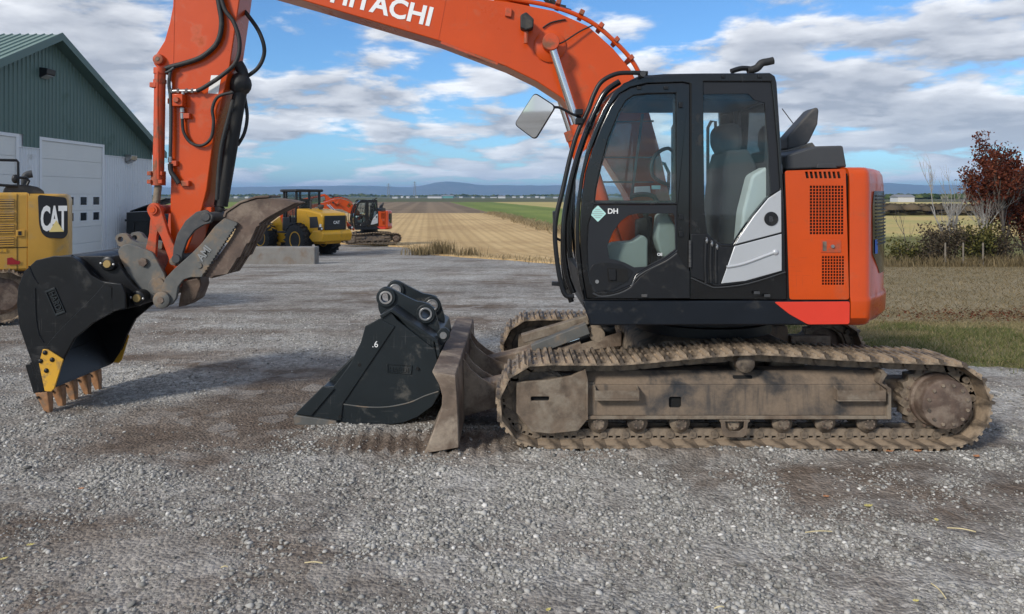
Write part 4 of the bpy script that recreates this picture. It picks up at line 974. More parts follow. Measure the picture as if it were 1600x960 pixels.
MB().bar(PX(876, 444, YS - .03), PX(862, 443, YS - .03), .05, .03).build('step_bracket', 'black_satin', EX, .004)
q = PX(1004, 116, YS - .05); MB().cyl(q + Vector((0, -.02, 0)), q + Vector((0, .08, 0)), .022, n=12).build('rail_clamp', 'dark_grey', EX)
for x0, x1 in ((1008, 1032), (1034, 1072)): a, b = PP([(x0, 110.5), (x1, 113)], YS); MB().box(a[0], b[0], YS + .2, YS + .5, b[1] - .005, a[1]).build('roof_hatch', 'black_satin', EX, .008)
mo = rounded([(p[0], p[1]) for p in PP([(836, 144), (870, 166), (837, 219), (803, 194)], 5.42)], .035, 5)
mq = sum((Vector((p[0], 5.45, p[1])) for p in mo), Vector()) / len(mo); MT = Matrix.Translation(mq) @ Matrix.Rotation(R(4.4), 4, 'X') @ Matrix.Rotation(R(-12), 4, 'Z') @ Matrix.Translation(-mq)
mi = MB().prism(mo, 5.43, 5.47).xf(MT).build('mirror_housing', 'black_satin', EX, .008)
MB().prism(grow(mo, -.008), 5.4265, 5.4295).xf(MT).build('mirror_glass', 'mirror', mi)
MB().tube([PX(850, 170, 5.48), PX(872, 168, 5.49), PX(893, 178, 5.5), PX(908, 184, 5.52)], .010, 8, 4).build('mirror_arm', 'black_satin', EX)
for yy in (176, 190): q = PX(903, yy, 5.52); MB().box(q.x - .02, q.x + .035, 5.48, 5.56, q.z - .022, q.z + .022).build('mirror_bracket', 'black_satin', EX, .005)
MB().tube([PX(1142, 112, 5.68), PX(1160, 107, 5.68), (PX(1182, 109, 5.68))], .02, 8, 4).build('roof_lamp_bracket', 'black_satin', EX)
MB().tube([PX(1168, 111, 5.68), PX(1182, 107, 5.68), PX(1190, 99, 5.68), PX(1199, 97, 5.68), PX(1208, 95, 5.68)], .03, 10, 4).build('roof_lamp', 'rubber', EX)
for x in (1130, 1187): q = PX(x, 120, YS); MB().box(q.x - .014, q.x + .014, YS - .012, YS - .0005, q.z - .012, q.z + .012).build('roof_bolt', 'black_satin', EX, .003)
for x in (998, 1040): q = PX(x, 138, YS); MB().box(q.x - .016, q.x + .016, YS - .026, YS - .0125, q.z - .012, q.z + .012).build('roof_bolt', 'black_satin', EX, .003)
# inside the cab
D = 6.08
bk = rounded(PP([(1124, 238), (1155, 236), (1168, 262), (1168, 330), (1160, 395), (1108, 398), (1110, 330), (1116, 268)], D), .03)
seat = MB().prism(bk, D - .24, D + .24).build('seat_backrest', 'seat_grey', EX, .05, 3)
MB().prism(rounded(PP([(1122, 196), (1145, 194), (1153, 204), (1154, 228), (1146, 241), (1122, 242), (1114, 226), (1114, 206)], D), .03), D - .13, D + .13).build('seat_headrest', 'seat_grey', EX, .04, 3)
MB().prism(rounded(PP([(1036, 392), (1110, 396), (1150, 400), (1150, 425), (1036, 425)], D), .03), D - .26, D + .26).build('seat_cushion', 'seat_grey', EX, .04, 3)
MB().box(*[PP([(1050, 426)], D)[0][0], PP([(1140, 426)], D)[0][0]], D - .2, D + .2, ZP1 + .06, PP([(0, 426)], D)[0][1]).build('seat_base', 'trim_dark', EX, .02)
MB().prism(rounded(PP([(1160, 275), (1196, 255), (1206, 256), (1208, 300), (1204, 395), (1140, 396), (1146, 330)], 5.9), .03), 5.66, 5.84).build('side_trim', 'trim_grey', EX, .03, 3)
MB().prism(rounded(PP([(940, 388), (955, 378), (985, 376), (1000, 366), (1008, 372), (1008, 428), (960, 420), (942, 404)], 5.8), .02), 5.68, 5.83).build('console', 'trim_grey', EX, .02, 3)
MB().prism(rounded(PP([(1022, 336), (1034, 330), (1046, 350), (1058, 372), (1056, 400), (1040, 410), (1024, 392), (1018, 372)], 5.85), .02), 5.66, 5.84).build('console', 'trim_grey', EX, .02, 3)
MB().prism(rounded(PP([(995, 344), (1018, 338), (1020, 380), (1010, 425), (996, 425)], 5.9), .015), 5.86, 6.0).build('console_post', 'trim_dark', EX, .02)
MB().tube([PX(1012, 385, 5.8), PX(1014, 350, 5.8), PX(1010, 338, 5.8)], .013, 8, 3).build('joystick', 'trim_dark', EX)
MB().ell(PX(1009, 332, 5.8), (.025, .025, .045)).build('joystick_knob', 'trim_dark', EX)
MB().tube([PX(1062, 250, 6.4), PX(1044, 232, 6.4), PX(1022, 246, 6.4), PX(1020, 275, 6.4), PX(1046, 290, 6.4)], .016, 8, 5).build('hose_loop', 'trim_dark', EX)
MB().prism(rounded(PP([(992, 292), (1016, 291), (1017, 306), (992, 307)], 6.2), .01), 6.2, 6.24).build('monitor', 'trim_grey', EX, .006)
MB().prism(rounded(PP([(1019, 290), (1032, 290), (1032, 296), (1019, 296)], 6.2), .004), 6.2, 6.23).build('info_label', 'teal_decal', EX)
MB().tube([PX(985, 308, 6.2), PX(1000, 304, 6.2), PX(1022, 308, 6.2), PX(1030, 330, 6.2)], .02, 8, 4).build('travel_lever', 'trim_dark', EX)
MB().bar(PX(986, 312, 6.3), PX(1004, 178, 6.3), .03, .02).build('wiper_arm', 'trim_dark', EX)
for xx in (1051, 1106): MB().tube([PX(xx, 320, 7.5), PX(xx, 200, 7.5), PX(xx + 5, 190, 7.5), PX(xx + 12, 190, 7.5), PX(xx + 12, 320, 7.5)], .016, 6, 0).build('far_handrail', 'black_satin', EX)
MB().prism(rounded(PP([(1184, 180), (1194, 172), (1202, 172), (1202, 184), (1188, 186)], 5.9), .01), 5.85, 5.95).build('cab_camera', 'trim_dark', EX, .006)
MB().prism(PP([(1156, 168), (1180, 158), (1200, 158), (1204, 250), (1160, 250), (1152, 215)], 6.45), 6.468, 6.4685).build('sun_shade', 'trim_dark', EX) if False else None

# ---------------- boom
YB0, YB1 = 6.66, 7.04
low = [(1018, 392), (998, 340), (978, 300), (941, 241), (906, 190), (878, 153), (838, 127), (791, 104), (683, 63), (481, 3), (400, -20), (345, -50), (318, -78)]
upp = [(330, -105), (370, -110), (470, -88), (600, -46), (737, -4), (800, 4), (865, 17), (919, 41), (958, 76), (985, 108), (1010, 160), (1030, 232), (1044, 298), (1062, 368), (1058, 390), (1040, 402)]
bp = PP(low + upp, YB0)
bp = [tuple(p) for p in bp]
boom = MB().prism(bp, YB0, YB1).build('boom', 'orange', EX, .008)
bx = lambda x, y, d=YB0: PX(x, y, d)
MB().strip(PP([(697, -8), (690, 30), (684, 62)], YB0), .008, YB0 - .003, YB0 - .0003).build('weld_seam', 'orange', boom)
MB().prism(PP([(690, 64.5), (778, 98.5), (777, 102), (688, 68)], YB0), YB0 - .004, YB0 - .0005).build('lower_flange', 'orange_worn', boom)
ang = math.atan2(105 - 50, 705 - 480)
tp = PP([(514, 2)], YB0)[0]
text('boom_lettering', 'HITACHI', .235, face_front(tp[0], YB0 - .003, tp[1], -ang, 1.02), 'white_decal', boom, .028, .0015, 1.0)
pc = bx(859, 73)
bo = MB().lathe(pc.x, pc.z, [(.02, YB0 - .0225), (.135, YB0 - .0225), (.145, YB0 - .016), (.145, YB0 - .0005)], 44).build('pin_boss_plate', 'orange', boom)
MB().lathe(pc.x, pc.z, [(.02, YB0 - .20), (.05, YB0 - .20), (.058, YB0 - .19), (.058, YB0 - .023)], 28).build('cylinder_pin', 'orange_worn', boom)
MB().cyl((pc.x, YB0 - .212, pc.z), (pc.x, YB0 - .2005, pc.z), .032, n=6).build('pin_nut', 'brass', boom)
for yb in (6.50, 7.20):
    pt = Vector((pc.x, yb, pc.z)); ft = PX(979, 433, 6.5); ft = Vector((ft.x, yb, ft.z)); d = (ft - pt).normalized(); L = (ft - pt).length
    rod = MB().cyl(pt + d * .05, pt + d * L * .42, .036, n=20).build('boom_cylinder_rod', 'chrome', EX)
    MB().lathe(pc.x, pc.z, [(.03, yb - .055), (.07, yb - .055), (.075, yb - .05), (.075, yb + .05), (.07, yb + .055), (.03, yb + .055)], 24).build('rod_eye', 'orange_worn', rod)
    brl = MB().cyl(pt + d * L * .36, ft, .062, n=22).build('boom_cylinder', 'orange', EX)
    MB().cyl(pt + d * L * .345, pt + d * L * .39, .07, n=22).build('gland', 'orange_worn', brl)
MB().tube([bx(866, 70, YB0 - .05), bx(880, 66, YB0 - .06), bx(905, 50, YB0 - .05), bx(926, 40, YB0 - .03)], .007, 6, 5).build('grease_line', 'rubber', boom)
MB().tube([bx(848, 44, YB0 - .012), bx(860, 36, YB0 - .012), bx(876, 32, YB0 - .012), bx(884, 31, YB0 - .012)], .007, 6, 4).build('lamp_cable', 'rubber', boom)
lm = MB().prism(rounded(PP([(813, 26), (822, 21), (834, 32), (833, 46), (822, 50), (813, 46)], YB0 - .1), .015), YB0 - .16, YB0 - .05).build('work_lamp', 'rubber', boom, .012)
MB().cyl(bx(822, 50, YB0 - .1), bx(822, 68, YB0 - .1), .02, n=10).build('lamp_stem', 'orange_worn', boom); MB().bar(bx(822, 60, YB0 - .1), bx(822, 60, YB0), .05, .04, (0, 0, 1)).build('lamp_bracket', 'orange_worn', boom, .006)
MB().prism(PP([(790, 13), (800, 15), (799, 28), (789, 26)], YB0), YB0 - .03, YB0 - .0005).build('clamp_block', 'orange_worn', boom, .004)
for i, (yy, off, m_, r_) in enumerate(((6.71, 7, 'orange', .019), (6.77, 9, 'orange', .019), (6.86, 8, 'rubber', .017), (6.93, 10, 'rubber', .017))):
    pth = [(740, -6), (800, 1), (865, 13), (921, 36), (962, 70), (990, 103), (1012, 150)]
    MB().tube([PX(x + off * .2, y - off * .35 + 1, yy) for x, y in pth], r_, 8, 6).build('boom_pipe', m_, boom)
for x, y, rr in ((872, 8, 20), (908, 24, 28), (938, 44, 40), (962, 66, 48), (984, 94, 55)):
    q = PX(x, y - 1, 6.8); MB().box(-.022, .022, -.13, .13, -.03, .016).xf(Matrix.Translation(q) @ Matrix.Rotation(R(rr), 4, 'Y')).build('pipe_clamp', 'orange_worn', boom, .006)
MB().tube([PX(838, -40, 6.9), PX(860, -4, 6.9), PX(872, 10, 6.9), PX(892, 18, 6.9)], .02, 8, 5).build('hose', 'rubber', boom)
MB().tube([PX(830, -40, 6.95), PX(850, -4, 6.95), PX(862, 6, 6.95), PX(884, 12, 6.95)], .02, 8, 5).build('hose', 'rubber', boom)
q0 = PX(330, -78, YB0)
MB().cyl((q0.x, 6.58, q0.z), (q0.x, 7.12, q0.z), .07, n=24).build('arm_pin', 'orange_worn', boom)
a = PX(790, -60, 6.85); b = PX(560, -120, 6.85); c = PX(300, -190, 6.85)
MB().cyl(a, b, .068, n=20).build('arm_cylinder', 'orange', boom); MB().cyl(b, c, .038, n=16).build('arm_cylinder_rod', 'chrome', boom)
MB().prism(PP([(770, -5), (830, 3), (800, -66), (780, -66)], 6.72), 6.74, 6.78).build('cylinder_lug', 'orange', boom, .006); MB().prism(PP([(770, -5), (830, 3), (800, -66), (780, -66)], 6.72), 6.92, 6.96).build('cylinder_lug', 'orange', boom, .006)
# ---------------- arm
YA0, YA1 = 6.70, 7.00
ap = [(286, -215), (312, -210), (345, -120), (382, -60), (374, 0), (359, 103), (335, 206), (323, 297), (316, 325), (300, 372), (276, 430), (266, 452), (254, 458), (246, 448), (252, 432), (266, 400), (266, 330), (267, 250), (268, 130), (262, 118), (249, 110), (240, 100), (241, 89), (247, 80), (257, 64), (265, 36), (270, 10), (272, -40), (280, -120)]
arm = MB().prism(PP(ap, YA0), YA0, YA1).build('arm', 'orange', EX, .008)
A_ = lambda x, y, d=YA0: PX(x, y, d)
q = A_(250, 94); MB().lathe(q.x, q.z, [(.01, YA0 - .05), (.035, YA0 - .05), (.045, YA0 - .045), (.05, YA0 - .03), (.05, YA1 + .05), (.02, YA1 + .05)], 28).build('cylinder_boss', 'orange_worn', arm)
MB().lathe(q.x, q.z, [(.01, YA0 - .056), (.016, YA0 - .056), (.02, YA0 - .0505)], 16).build('boss_centre', 'rust_brown', arm)
yc = 6.85
cy0 = Vector((A_(254, 108).x, YA0 - .045, A_(254, 108).z)); cy1 = Vector((A_(251, 290).x, YA0 - .045, A_(251, 290).z)); pl_ = PX(240, 328, 6.62)
bc = MB().cyl(cy0, cy1, .048, n=20).build('bucket_cylinder', 'orange_worn', arm)
for t0, t1, r in ((.88, 1.0, .062), (.0, .05, .055), (.10, .13, .056)): MB().cyl(cy0.lerp(cy1, t0), cy0.lerp(cy1, t1), r, n=16).build('cylinder_collar', 'orange_worn', bc)
for t in (.90, .97):
    for sx in (-1, 1): q = cy0.lerp(cy1, t); MB().box(q.x + sx * .05 - .018, q.x + sx * .05 + .018, q.y - .075, q.y - .03, q.z - .018, q.z + .018).build('gland_bolt', 'orange_worn', bc, .005)
MB().tube([PX(247, 112, 6.58), PX(246, 150, 6.58), PX(247, 220, 6.58), PX(248, 280, 6.58)], .011, 8, 4).build('steel_line', 'orange_worn', bc)
MB().box(*(lambda p: (p.x - .03, p.x + .03, 6.60, 6.66, p.z - .025, p.z + .02))(PX(241, 133, 6.63))).build('line_clamp', 'orange_worn', bc, .005)
rodend = Vector((pl_.x, YA0 - .045, pl_.z))
MB().cyl(cy1, rodend, .032, n=14).build('cylinder_rod', 'mud_steel', arm)
# links
def link(name, p, q, r0, r1, y0, y1, m, par, wst=.75):
    p = Vector(p); q = Vector(q); d = (q - p).normalized(); n = Vector((-d.y, d.x)); pts = []
    for i in range(9): a = math.pi / 2 + math.pi * i / 8; v = d * math.cos(a) * r0 + n * math.sin(a) * r0; pts.append(tuple(p + v))
    mid = (p + q) / 2; w_ = min(r0, r1) * wst
    pts.append(tuple(mid - n * w_))
    for i in range(9): a = -math.pi / 2 + math.pi * i / 8; v = d * math.cos(a) * r1 + n * math.sin(a) * r1; pts.append(tuple(q + v))
    pts.append(tuple(mid + n * w_))
    return MB().prism(pts, y0, y1).build(name, m, par, .006)
def two(x, y, D): p = PX(x, y, D); return (p.x, p.z)
P1 = two(240, 328, 6.6); P2 = two(274, 408, 6.6); P3 = two(228, 409, 6.6); P4 = two(249, 446, 6.6); P5 = two(262, 466, 6.6)
for y0 in (6.60, 7.055): link('guide_link', P1, P2, .062, .05, y0, y0 + .045, 'orange_worn', EX)
for y0 in (6.655, 7.005): link('bucket_link', P1, P3, .05, .055, y0, y0 + .04, 'orange_worn', EX)
MB().cyl((P1[0], 6.575, P1[1]), (P1[0], 7.12, P1[1]), .042, n=24).build('link_pin', 'orange_worn', EX); MB().cyl((P1[0], 6.568, P1[1]), (P1[0], 6.5745, P1[1]), .026, n=16).build('pin_cap', 'orange', EX)
for (x, y) in (P2, P3, P4): MB().cyl((x, 6.555, y), (x, 7.15, y), .034, n=20).build('link_pin', 'mud_steel', EX)
MB().cyl((P3[0], 6.535, P3[1]), (P3[0], 6.56, P3[1]), .04, n=6).build('pin_nut', 'rust_brown', EX)
# quick coupler
cp = PP([(183, 392), (190, 384), (200, 381), (214, 385), (238, 395), (247, 412), (257, 430), (260, 448), (256, 462), (246, 474), (232, 466), (216, 450), (199, 428), (188, 408)], 6.56)
cpl = MB().prism(rounded(cp, .02, 2), 6.565, 6.60).build('quick_coupler', 'worn_grey', EX, .006)
MB().prism(rounded(cp, .02, 2), 7.10, 7.135).build('coupler_plate', 'worn_grey', cpl, .006); MB().prism(grow(cp, -.05), 6.605, 7.095).build('coupler_body', 'rust_brown', cpl, .01)
for y0 in (6.70, 6.95):
    e = PP([(181, 372), (185, 366), (193, 364), (201, 367), (206, 374), (216, 379), (235, 381), (234, 392), (205, 392), (186, 384)], 6.72)
    MB().plate(rounded(e, .01, 2), [[(PX(190, 374, 6.72).x + .025 * math.cos(t), PX(190, 374, 6.72).z + .025 * math.sin(t)) for t in np.linspace(0, 6.28, 15)[:-1]]], y0, y0 + .05).build('coupler_ear', 'worn_grey', cpl, .005)
MB().lathe(P4[0], P4[1], [(.02, 6.548), (.07, 6.548), (.075, 6.555), (.075, 6.564)], 28).build('pivot_ring', 'worn_grey', cpl)
# thumb
TY0, TY1 = 6.535, 6.88
zigz = []
for j in range(17): t_ = j / 17; zigz += [(371 - 52 * t_ + 1.6, 352 + 78 * t_), (371 - 52 * (t_ + .03) - 1.8, 352 + 78 * (t_ + .03))]
tg = PP([(253, 468), (254, 452), (260, 435), (274, 420), (300, 397), (317, 380), (337, 354), (352, 341), (372, 348)] + zigz + [(318, 433), (300, 433), (288, 437), (280, 448), (277, 466), (270, 476), (260, 478)], 6.53)
th = MB().prism(rounded(tg, .012, 2), TY0 - .03, TY0 + .01).build('thumb', 'worn_grey', EX, .005)
MB().prism(PP([(253, 468), (254, 452), (260, 435), (274, 420), (296, 402), (306, 412), (300, 430), (288, 437), (280, 448), (277, 466), (270, 476), (260, 478)], 6.53), 7.135, 7.165).build('thumb_leg', 'worn_grey', th, .005)
MB().prism(PP([(276, 420), (296, 402), (306, 412), (300, 430), (284, 434)], 6.53), TY0 + .011, 7.1345).build('thumb_cross_web', 'rust_brown', th, .005)
tin = [(350, 343), (352, 334), (375, 319), (400, 311), (424, 310), (447, 313), (462, 317), (452, 322), (432, 332), (416, 341), (404, 350)]
zig = []
zs = [(402, 353), (386, 380), (372, 402), (357, 426)]
for i in range(len(zs) - 1):
    (x0, y0), (x1, y1) = zs[i], zs[i + 1]
    for j in range(1): t = j / 7; zig += [(x0 + (x1 - x0) * t + 2.5, y0 + (y1 - y0) * t), (x0 + (x1 - x0) * t - 2, y0 + (y1 - y0) * (t + .07))]
tpoly = PP(tin + zig + [(354, 429), (324, 433), (340, 405), (356, 380), (368, 356)], 6.53)
for i in range(4):
    y0 = TY0 + .012 + i * .085; MB().prism(tpoly, y0, y0 + .055).build('thumb_tine', 'rust_brown', th, .004)
MB().strip(PP([(351, 340), (353, 333), (375, 318), (400, 310), (420, 309)], 6.53), .02, TY0 + .0, TY1 - .012).build('thumb_top_plate', 'rust_brown', th, .004)
MB().prism(PP([(318, 432), (350, 386), (366, 362), (374, 366), (358, 396), (330, 436)], 6.53), TY0 + .0125, TY1 - .0125).build('thumb_web', 'rust_brown', th, .006)
for y0 in (6.465, 7.165): MB().lathe(P5[0], P5[1], [(.02, y0), (.05, y0), (.072, y0 + .01), (.076, y0 + .03), (.076, y0 + .05)], 28).build('thumb_pin', 'worn_grey', th)
MB().cyl((P5[0], 6.457, P5[1]), (P5[0], 6.4645, P5[1]), .03, n=6).build('pin_bolt', 'rust_brown', th)
MB().lathe(PX(311, 415, 6.5).x, PX(311, 415, 6.5).z, [(.01, TY0 - .04), (.026, TY0 - .04), (.028, TY0 - .0305)], 16).build('thumb_boss', 'worn_grey', th)
q = PX(316, 409, 6.5); text('thumb_lettering', 'AMI', .10, face_front(q.x, TY0 - .033, q.z, R(52), .8), 'bare_steel', th, .02, .002)
for i in range(4): zc_ = 405 + 8 * i; a = PX(282 + 4 * i, zc_ + 58, 7.15)
MB().prism(PP([(285, 440), (312, 434), (314, 446), (306, 468), (290, 478), (278, 480)], 6.75), 6.75, 6.95).build('thumb_hub', 'rust_brown', th, .01)
ban = PP([(276, 411), (273, 404), (274, 388), (280, 366), (293, 345), (310, 331), (325, 328), (336, 337), (333, 348), (320, 352), (307, 360), (296, 375), (289, 394), (287, 406), (282, 413)], 6.6)
for y0 in (6.585, 7.085): MB().prism(rounded(ban, .01, 2), y0 - .03, y0 + .005).build('thumb_link', 'dark_grey', EX, .006)
for (x, y) in ((325, 339), (279, 404)): p = two(x, y, 6.6); MB().lathe(p[0], p[1], [(.01, 6.542), (.035, 6.542), (.042, 6.5535), (.042, 7.14), (.01, 7.15)], 20).build('link_pin', 'dark_grey', EX)
p = PX(377, 133, 6.85); q = PX(345, 322, 6.85)
tcy = MB().cyl(p, q, .062, n=20).build('thumb_cylinder', 'rubber', EX); MB().cyl(q, PX(331, 340, 6.85), .045, n=16).build('thumb_cylinder_end', 'dark_grey', EX)
MB().ell(PX(376, 132, 6.85), (.10, .10, .11)).build('hose_wrap', 'rubber', EX)
MB().tube([PX(372, 100, 6.85), PX(380, 118, 6.85), PX(376, 150, 6.85)], .05, 10, 4).build('hose_wrap', 'rubber', EX)
MB().box(*(lambda p: (p.x - .09, p.x + .05, 6.73, 6.97, p.z - .03, p.z + .05))(PX(330, 332, 6.85))).build('cylinder_lug', 'orange', arm, .008)
# hoses on the arm
HZ = YA0 - .035
def hose(pts, r, d=HZ, m='rubber', par=None): return MB().tube([PX(x / 3.2, y / 3.2, d) for x, y in pts], r, 10, 6).build('hose', m, par or arm)
hose([(1082, -60), (1095, 20), (1108, 120), (1085, 215), (1010, 285), (920, 318), (845, 338), (815, 356)], .023)
hose([(1100, -30), (1125, 50), (1170, 115), (1198, 215), (1180, 310), (1110, 378), (1020, 438), (985, 455)], .019, HZ - .02)
hose([(1205, 40), (1240, 78), (1298, 165), (1322, 258), (1290, 340), (1215, 396)], .019, 6.88, par=EX)
hose([(911, 585), (918, 660), (955, 715), (1010, 728), (1055, 690), (1068, 610), (1062, 545), (1090, 485), (1165, 462)], .014)
hose([(1222, 480), (1236, 580), (1222, 665), (1188, 728)], .016, 6.9, par=EX)
hose([(1165, 500), (1140, 600), (1110, 720), (1095, 840), (1085, 1000)], .02, 6.72, par=EX)
hose([(852, 350), (845, 420), (853, 500), (854, 640), (851, 785)], .015, HZ - .01, 'dark_grey')
hose([(851, 820), (856, 860), (880, 895), (895, 918)], .022, HZ - .01)
hose([(815, 356), (835, 362), (870, 340)], .012, HZ - .02, 'dark_grey')
vb = PP([(276, 149), (292, 149), (292, 168), (276, 168)], YA0); vo = MB().prism(vb, YA0 - .09, YA0 - .0005).build('valve_block', 'orange', arm, .006)
MB().lathe((vb[0][0] + vb[1][0]) / 2 - .005, (vb[0][1] + vb[2][1]) / 2, [(.005, YA0 - .115), (.025, YA0 - .115), (.03, YA0 - .0905)], 8).build('valve_cap', 'orange_worn', vo)
MB().tube([PX(266, 144, HZ), PX(276, 142.5, HZ), PX(300, 142.5, HZ), PX(309, 141.5, HZ)], .017, 10, 3).build('pipe_tee', 'bare_steel', arm); MB().cyl(PX(286, 142, HZ), PX(286, 150, HZ), .017, n=10).build('pipe_tee', 'bare_steel', arm)
for x in (268, 279, 292, 301): MB().cyl(PX(x - 1.6, 142.6, HZ), PX(x + 1.6, 142.6, HZ), .024, n=6).build('fitting_nut', 'bare_steel', arm)
for y0, y1, r in ((169, 176, .022), (177, 186, .018)): MB().cyl(PX(284.5, y0, HZ), PX(284.8, y1, HZ), r, n=10).build('fitting_nut', 'bare_steel', arm)
for x, y in ((271, 159), (293, 182), (273, 256), (292, 287)): q = A_(x, y); MB().box(q.x - .035, q.x + .035, YA0 - .045, YA0 - .0005, q.z - .025, q.z + .025).build('clamp_block', 'orange_worn', arm, .005)
MB().cyl(PX(266, 246, HZ), PX(266, 254, HZ), .02, n=10).build('fitting_nut', 'bare_steel', arm)
MB().prism(PP([(330, 118), (346, 118), (341, 147), (325, 146)], YA0), YA0 - .002, YA0 - .0004).build('warning_label', 'white_decal', arm)
MB().strip(PP([(272, -10), (270, 100), (270, 118)], YA0), .008, YA0 - .003, YA0 - .0003).build('weld_seam', 'orange', arm)
# ---------------- bucket on the arm
BN, BF = 6.40, 7.45
side = [(185, 484), (175, 489), (146, 505), (117, 529), (102, 557), (88, 590), (74, 611), (60, 590), (49, 566), (41, 543), (30, 511), (26, 476), (28.5, 447), (38, 424), (56, 407), (84, 400), (112, 401), (128, 412), (142, 430), (160, 440), (176, 446)]
sp = PP(side, BN)
bk = MB().prism(sp, BN, BN + .022).build('bucket', 'bucket_black', EX, .005)
MB().prism(sp, BF - .022, BF).build('side_plate', 'bucket_black', bk, .005)
shell = PP([(72, 612), (60, 589), (49, 565), (41, 542), (30, 510), (26, 476), (28.5, 448), (38, 425), (56, 408), (84, 401.5), (112, 402.5), (128, 413), (142, 431), (160, 441), (178, 447), (197, 458), (200, 480)], BN)
MB().strip(catmull([(p[0], p[1], 0) for p in shell], 3) and [(q.x, q.y) for q in catmull([(p[0], p[1], 0) for p in shell], 3)], -.02, BN + .0225, BF - .0225).build('bucket_shell', 'bucket_black', bk)
for y0 in (BN - .014, BF + .0005):
    MB().prism(PP([(185, 484), (146, 505), (117, 529), (102, 557), (90, 588), (74, 560), (70, 545), (90, 520), (120, 490), (150, 460), (165, 442), (176, 446), (176, 466)], BN), y0, y0 + .0135).build('side_wear_plate', 'bucket_black', bk, .004)
MB().prism(PP([(160, 439), (192, 443), (198, 458), (199, 482), (176, 488), (177, 450)], BN - .02), BN - .045, BN - .0145).build('corner_gusset', 'bucket_black', bk, .01)
for pts in ([(45, 416), (52, 432), (59, 443)], [(55, 450), (56, 490), (60, 520), (68, 535)]): MB().tube([PX(x, y, BN - .002) for x, y in pts], .006, 6, 4).build('weld_bead', 'bucket_black', bk)
np_ = PP([(71, 455), (86, 449), (103, 488), (88, 494)], BN); npo = MB().plate(np_, [grow(np_, -.02)], BN - .010, BN - .0005).build('name_plate', 'bucket_slate', bk, .002)
q = PX(77, 457, BN); text('plate_lettering', 'HARDI', .075, face_front(q.x, BN - .006, q.z, R(-67), .85), 'bucket_slate', npo, .015, .004)
ear = PP([(127, 399), (187, 399), (194, 410), (205, 428), (217, 444), (233, 457), (235, 468), (226, 476), (208, 480), (198, 481), (197, 458), (178, 447), (160, 440), (142, 430)], 6.6)
for y0 in (6.50, 7.16): MB().prism(rounded(ear, .015, 2), y0, y0 + .04).build('bucket_ear', 'bucket_black', bk, .006)
MB().tube([PX(112, 400, 6.47), PX(128, 412, 6.47), PX(154, 436, 6.47)], .014, 6, 4).build('ear_rib', 'bucket_black', bk)
for x, y in ((172, 412), (218, 465)):
    p = two(x, y, 6.5); po = MB().lathe(p[0], p[1], [(.02, 6.455), (.05, 6.455), (.062, 6.462), (.066, 6.475), (.066, 7.225), (.02, 7.23)], 28).build('bucket_pin', 'bucket_black', bk)
    MB().lathe(p[0], p[1], [(.01, 6.445), (.032, 6.445), (.036, 6.4545)], 20).build('pin_end', 'brass', po)
    for s in (-1, 1): MB().ell((p[0] + s * .055, 6.452, p[1] - s * .005), (.012, .008, .012), 8, 6).build('pin_screw', 'bare_steel', po)
lip = PP([(44, 568), (57, 564), (86, 604), (72, 614), (58, 612)], BN)
MB().prism(PP([(50, 566), (60, 562), (80, 606), (66, 613)], 6.45), BN + .02, BF - .02).build('cutting_lip', 'bucket_black', bk, .004)
for i in range(5):
    y = 6.53 + .20 * i; r0 = PX(45, 569, 6.53); 
    Tr = Matrix.Translation((0, y - 6.53, 0))
    MB().prism(PP([(44, 569), (53, 566), (72, 610), (57, 613)], 6.53), -.045 + 6.53, .045 + 6.53).xf(Tr).build('tooth_adapter', 'bucket_black', bk, .008)
    top = PP([(57, 612), (77, 611)], 6.53); tip = PP([(72, 648), (79.5, 646)], 6.53); md = PP([(65, 629), (79, 628)], 6.53)
    v = []
    for (a, b), hw in ((top, .042), (md, .035), (tip, .024)):
        v += [(a[0], 6.53 - hw, a[1]), (b[0], 6.53 - hw, b[1]), (b[0], 6.53 + hw, b[1]), (a[0], 6.53 + hw, a[1])]
    tm = MB().add(v, [(0, 1, 2, 3), (11, 10, 9, 8)] + [(r * 4 + j, r * 4 + (j + 1) % 4, r * 4 + 4 + (j + 1) % 4, r * 4 + 4 + j) for r in range(2) for j in range(4)])
    to = tm.xf(Tr @ Matrix.Translation((random.uniform(-.008, .008), 0, random.uniform(0, .006)))).build('tooth', 'tooth', bk, .008)
    q = PX(65, 619, 6.53); MB().cyl((q.x, y - .056, q.z), (q.x, y - .044, q.z), .011, n=10).build('tooth_pin', 'void', to)
cut = PP([(70, 545), (77, 545), (102, 561), (88, 606), (83, 611), (73, 610), (64, 567)], BN)
for y0 in (BN - .030, BF + .0145):
    so_ = MB().prism(cut, y0, y0 + .0155).build('side_cutter', 'cutter_yellow', bk, .004)
    if y0 < 6.8:
        for x, y in ((74, 550), (67, 563), (85, 561), (76, 578)): q = PX(x, y, BN); MB().ell((q.x, y0 - .001, q.z), (.021, .016, .021), 12, 6).build('cutter_bolt', 'black_satin', so_)

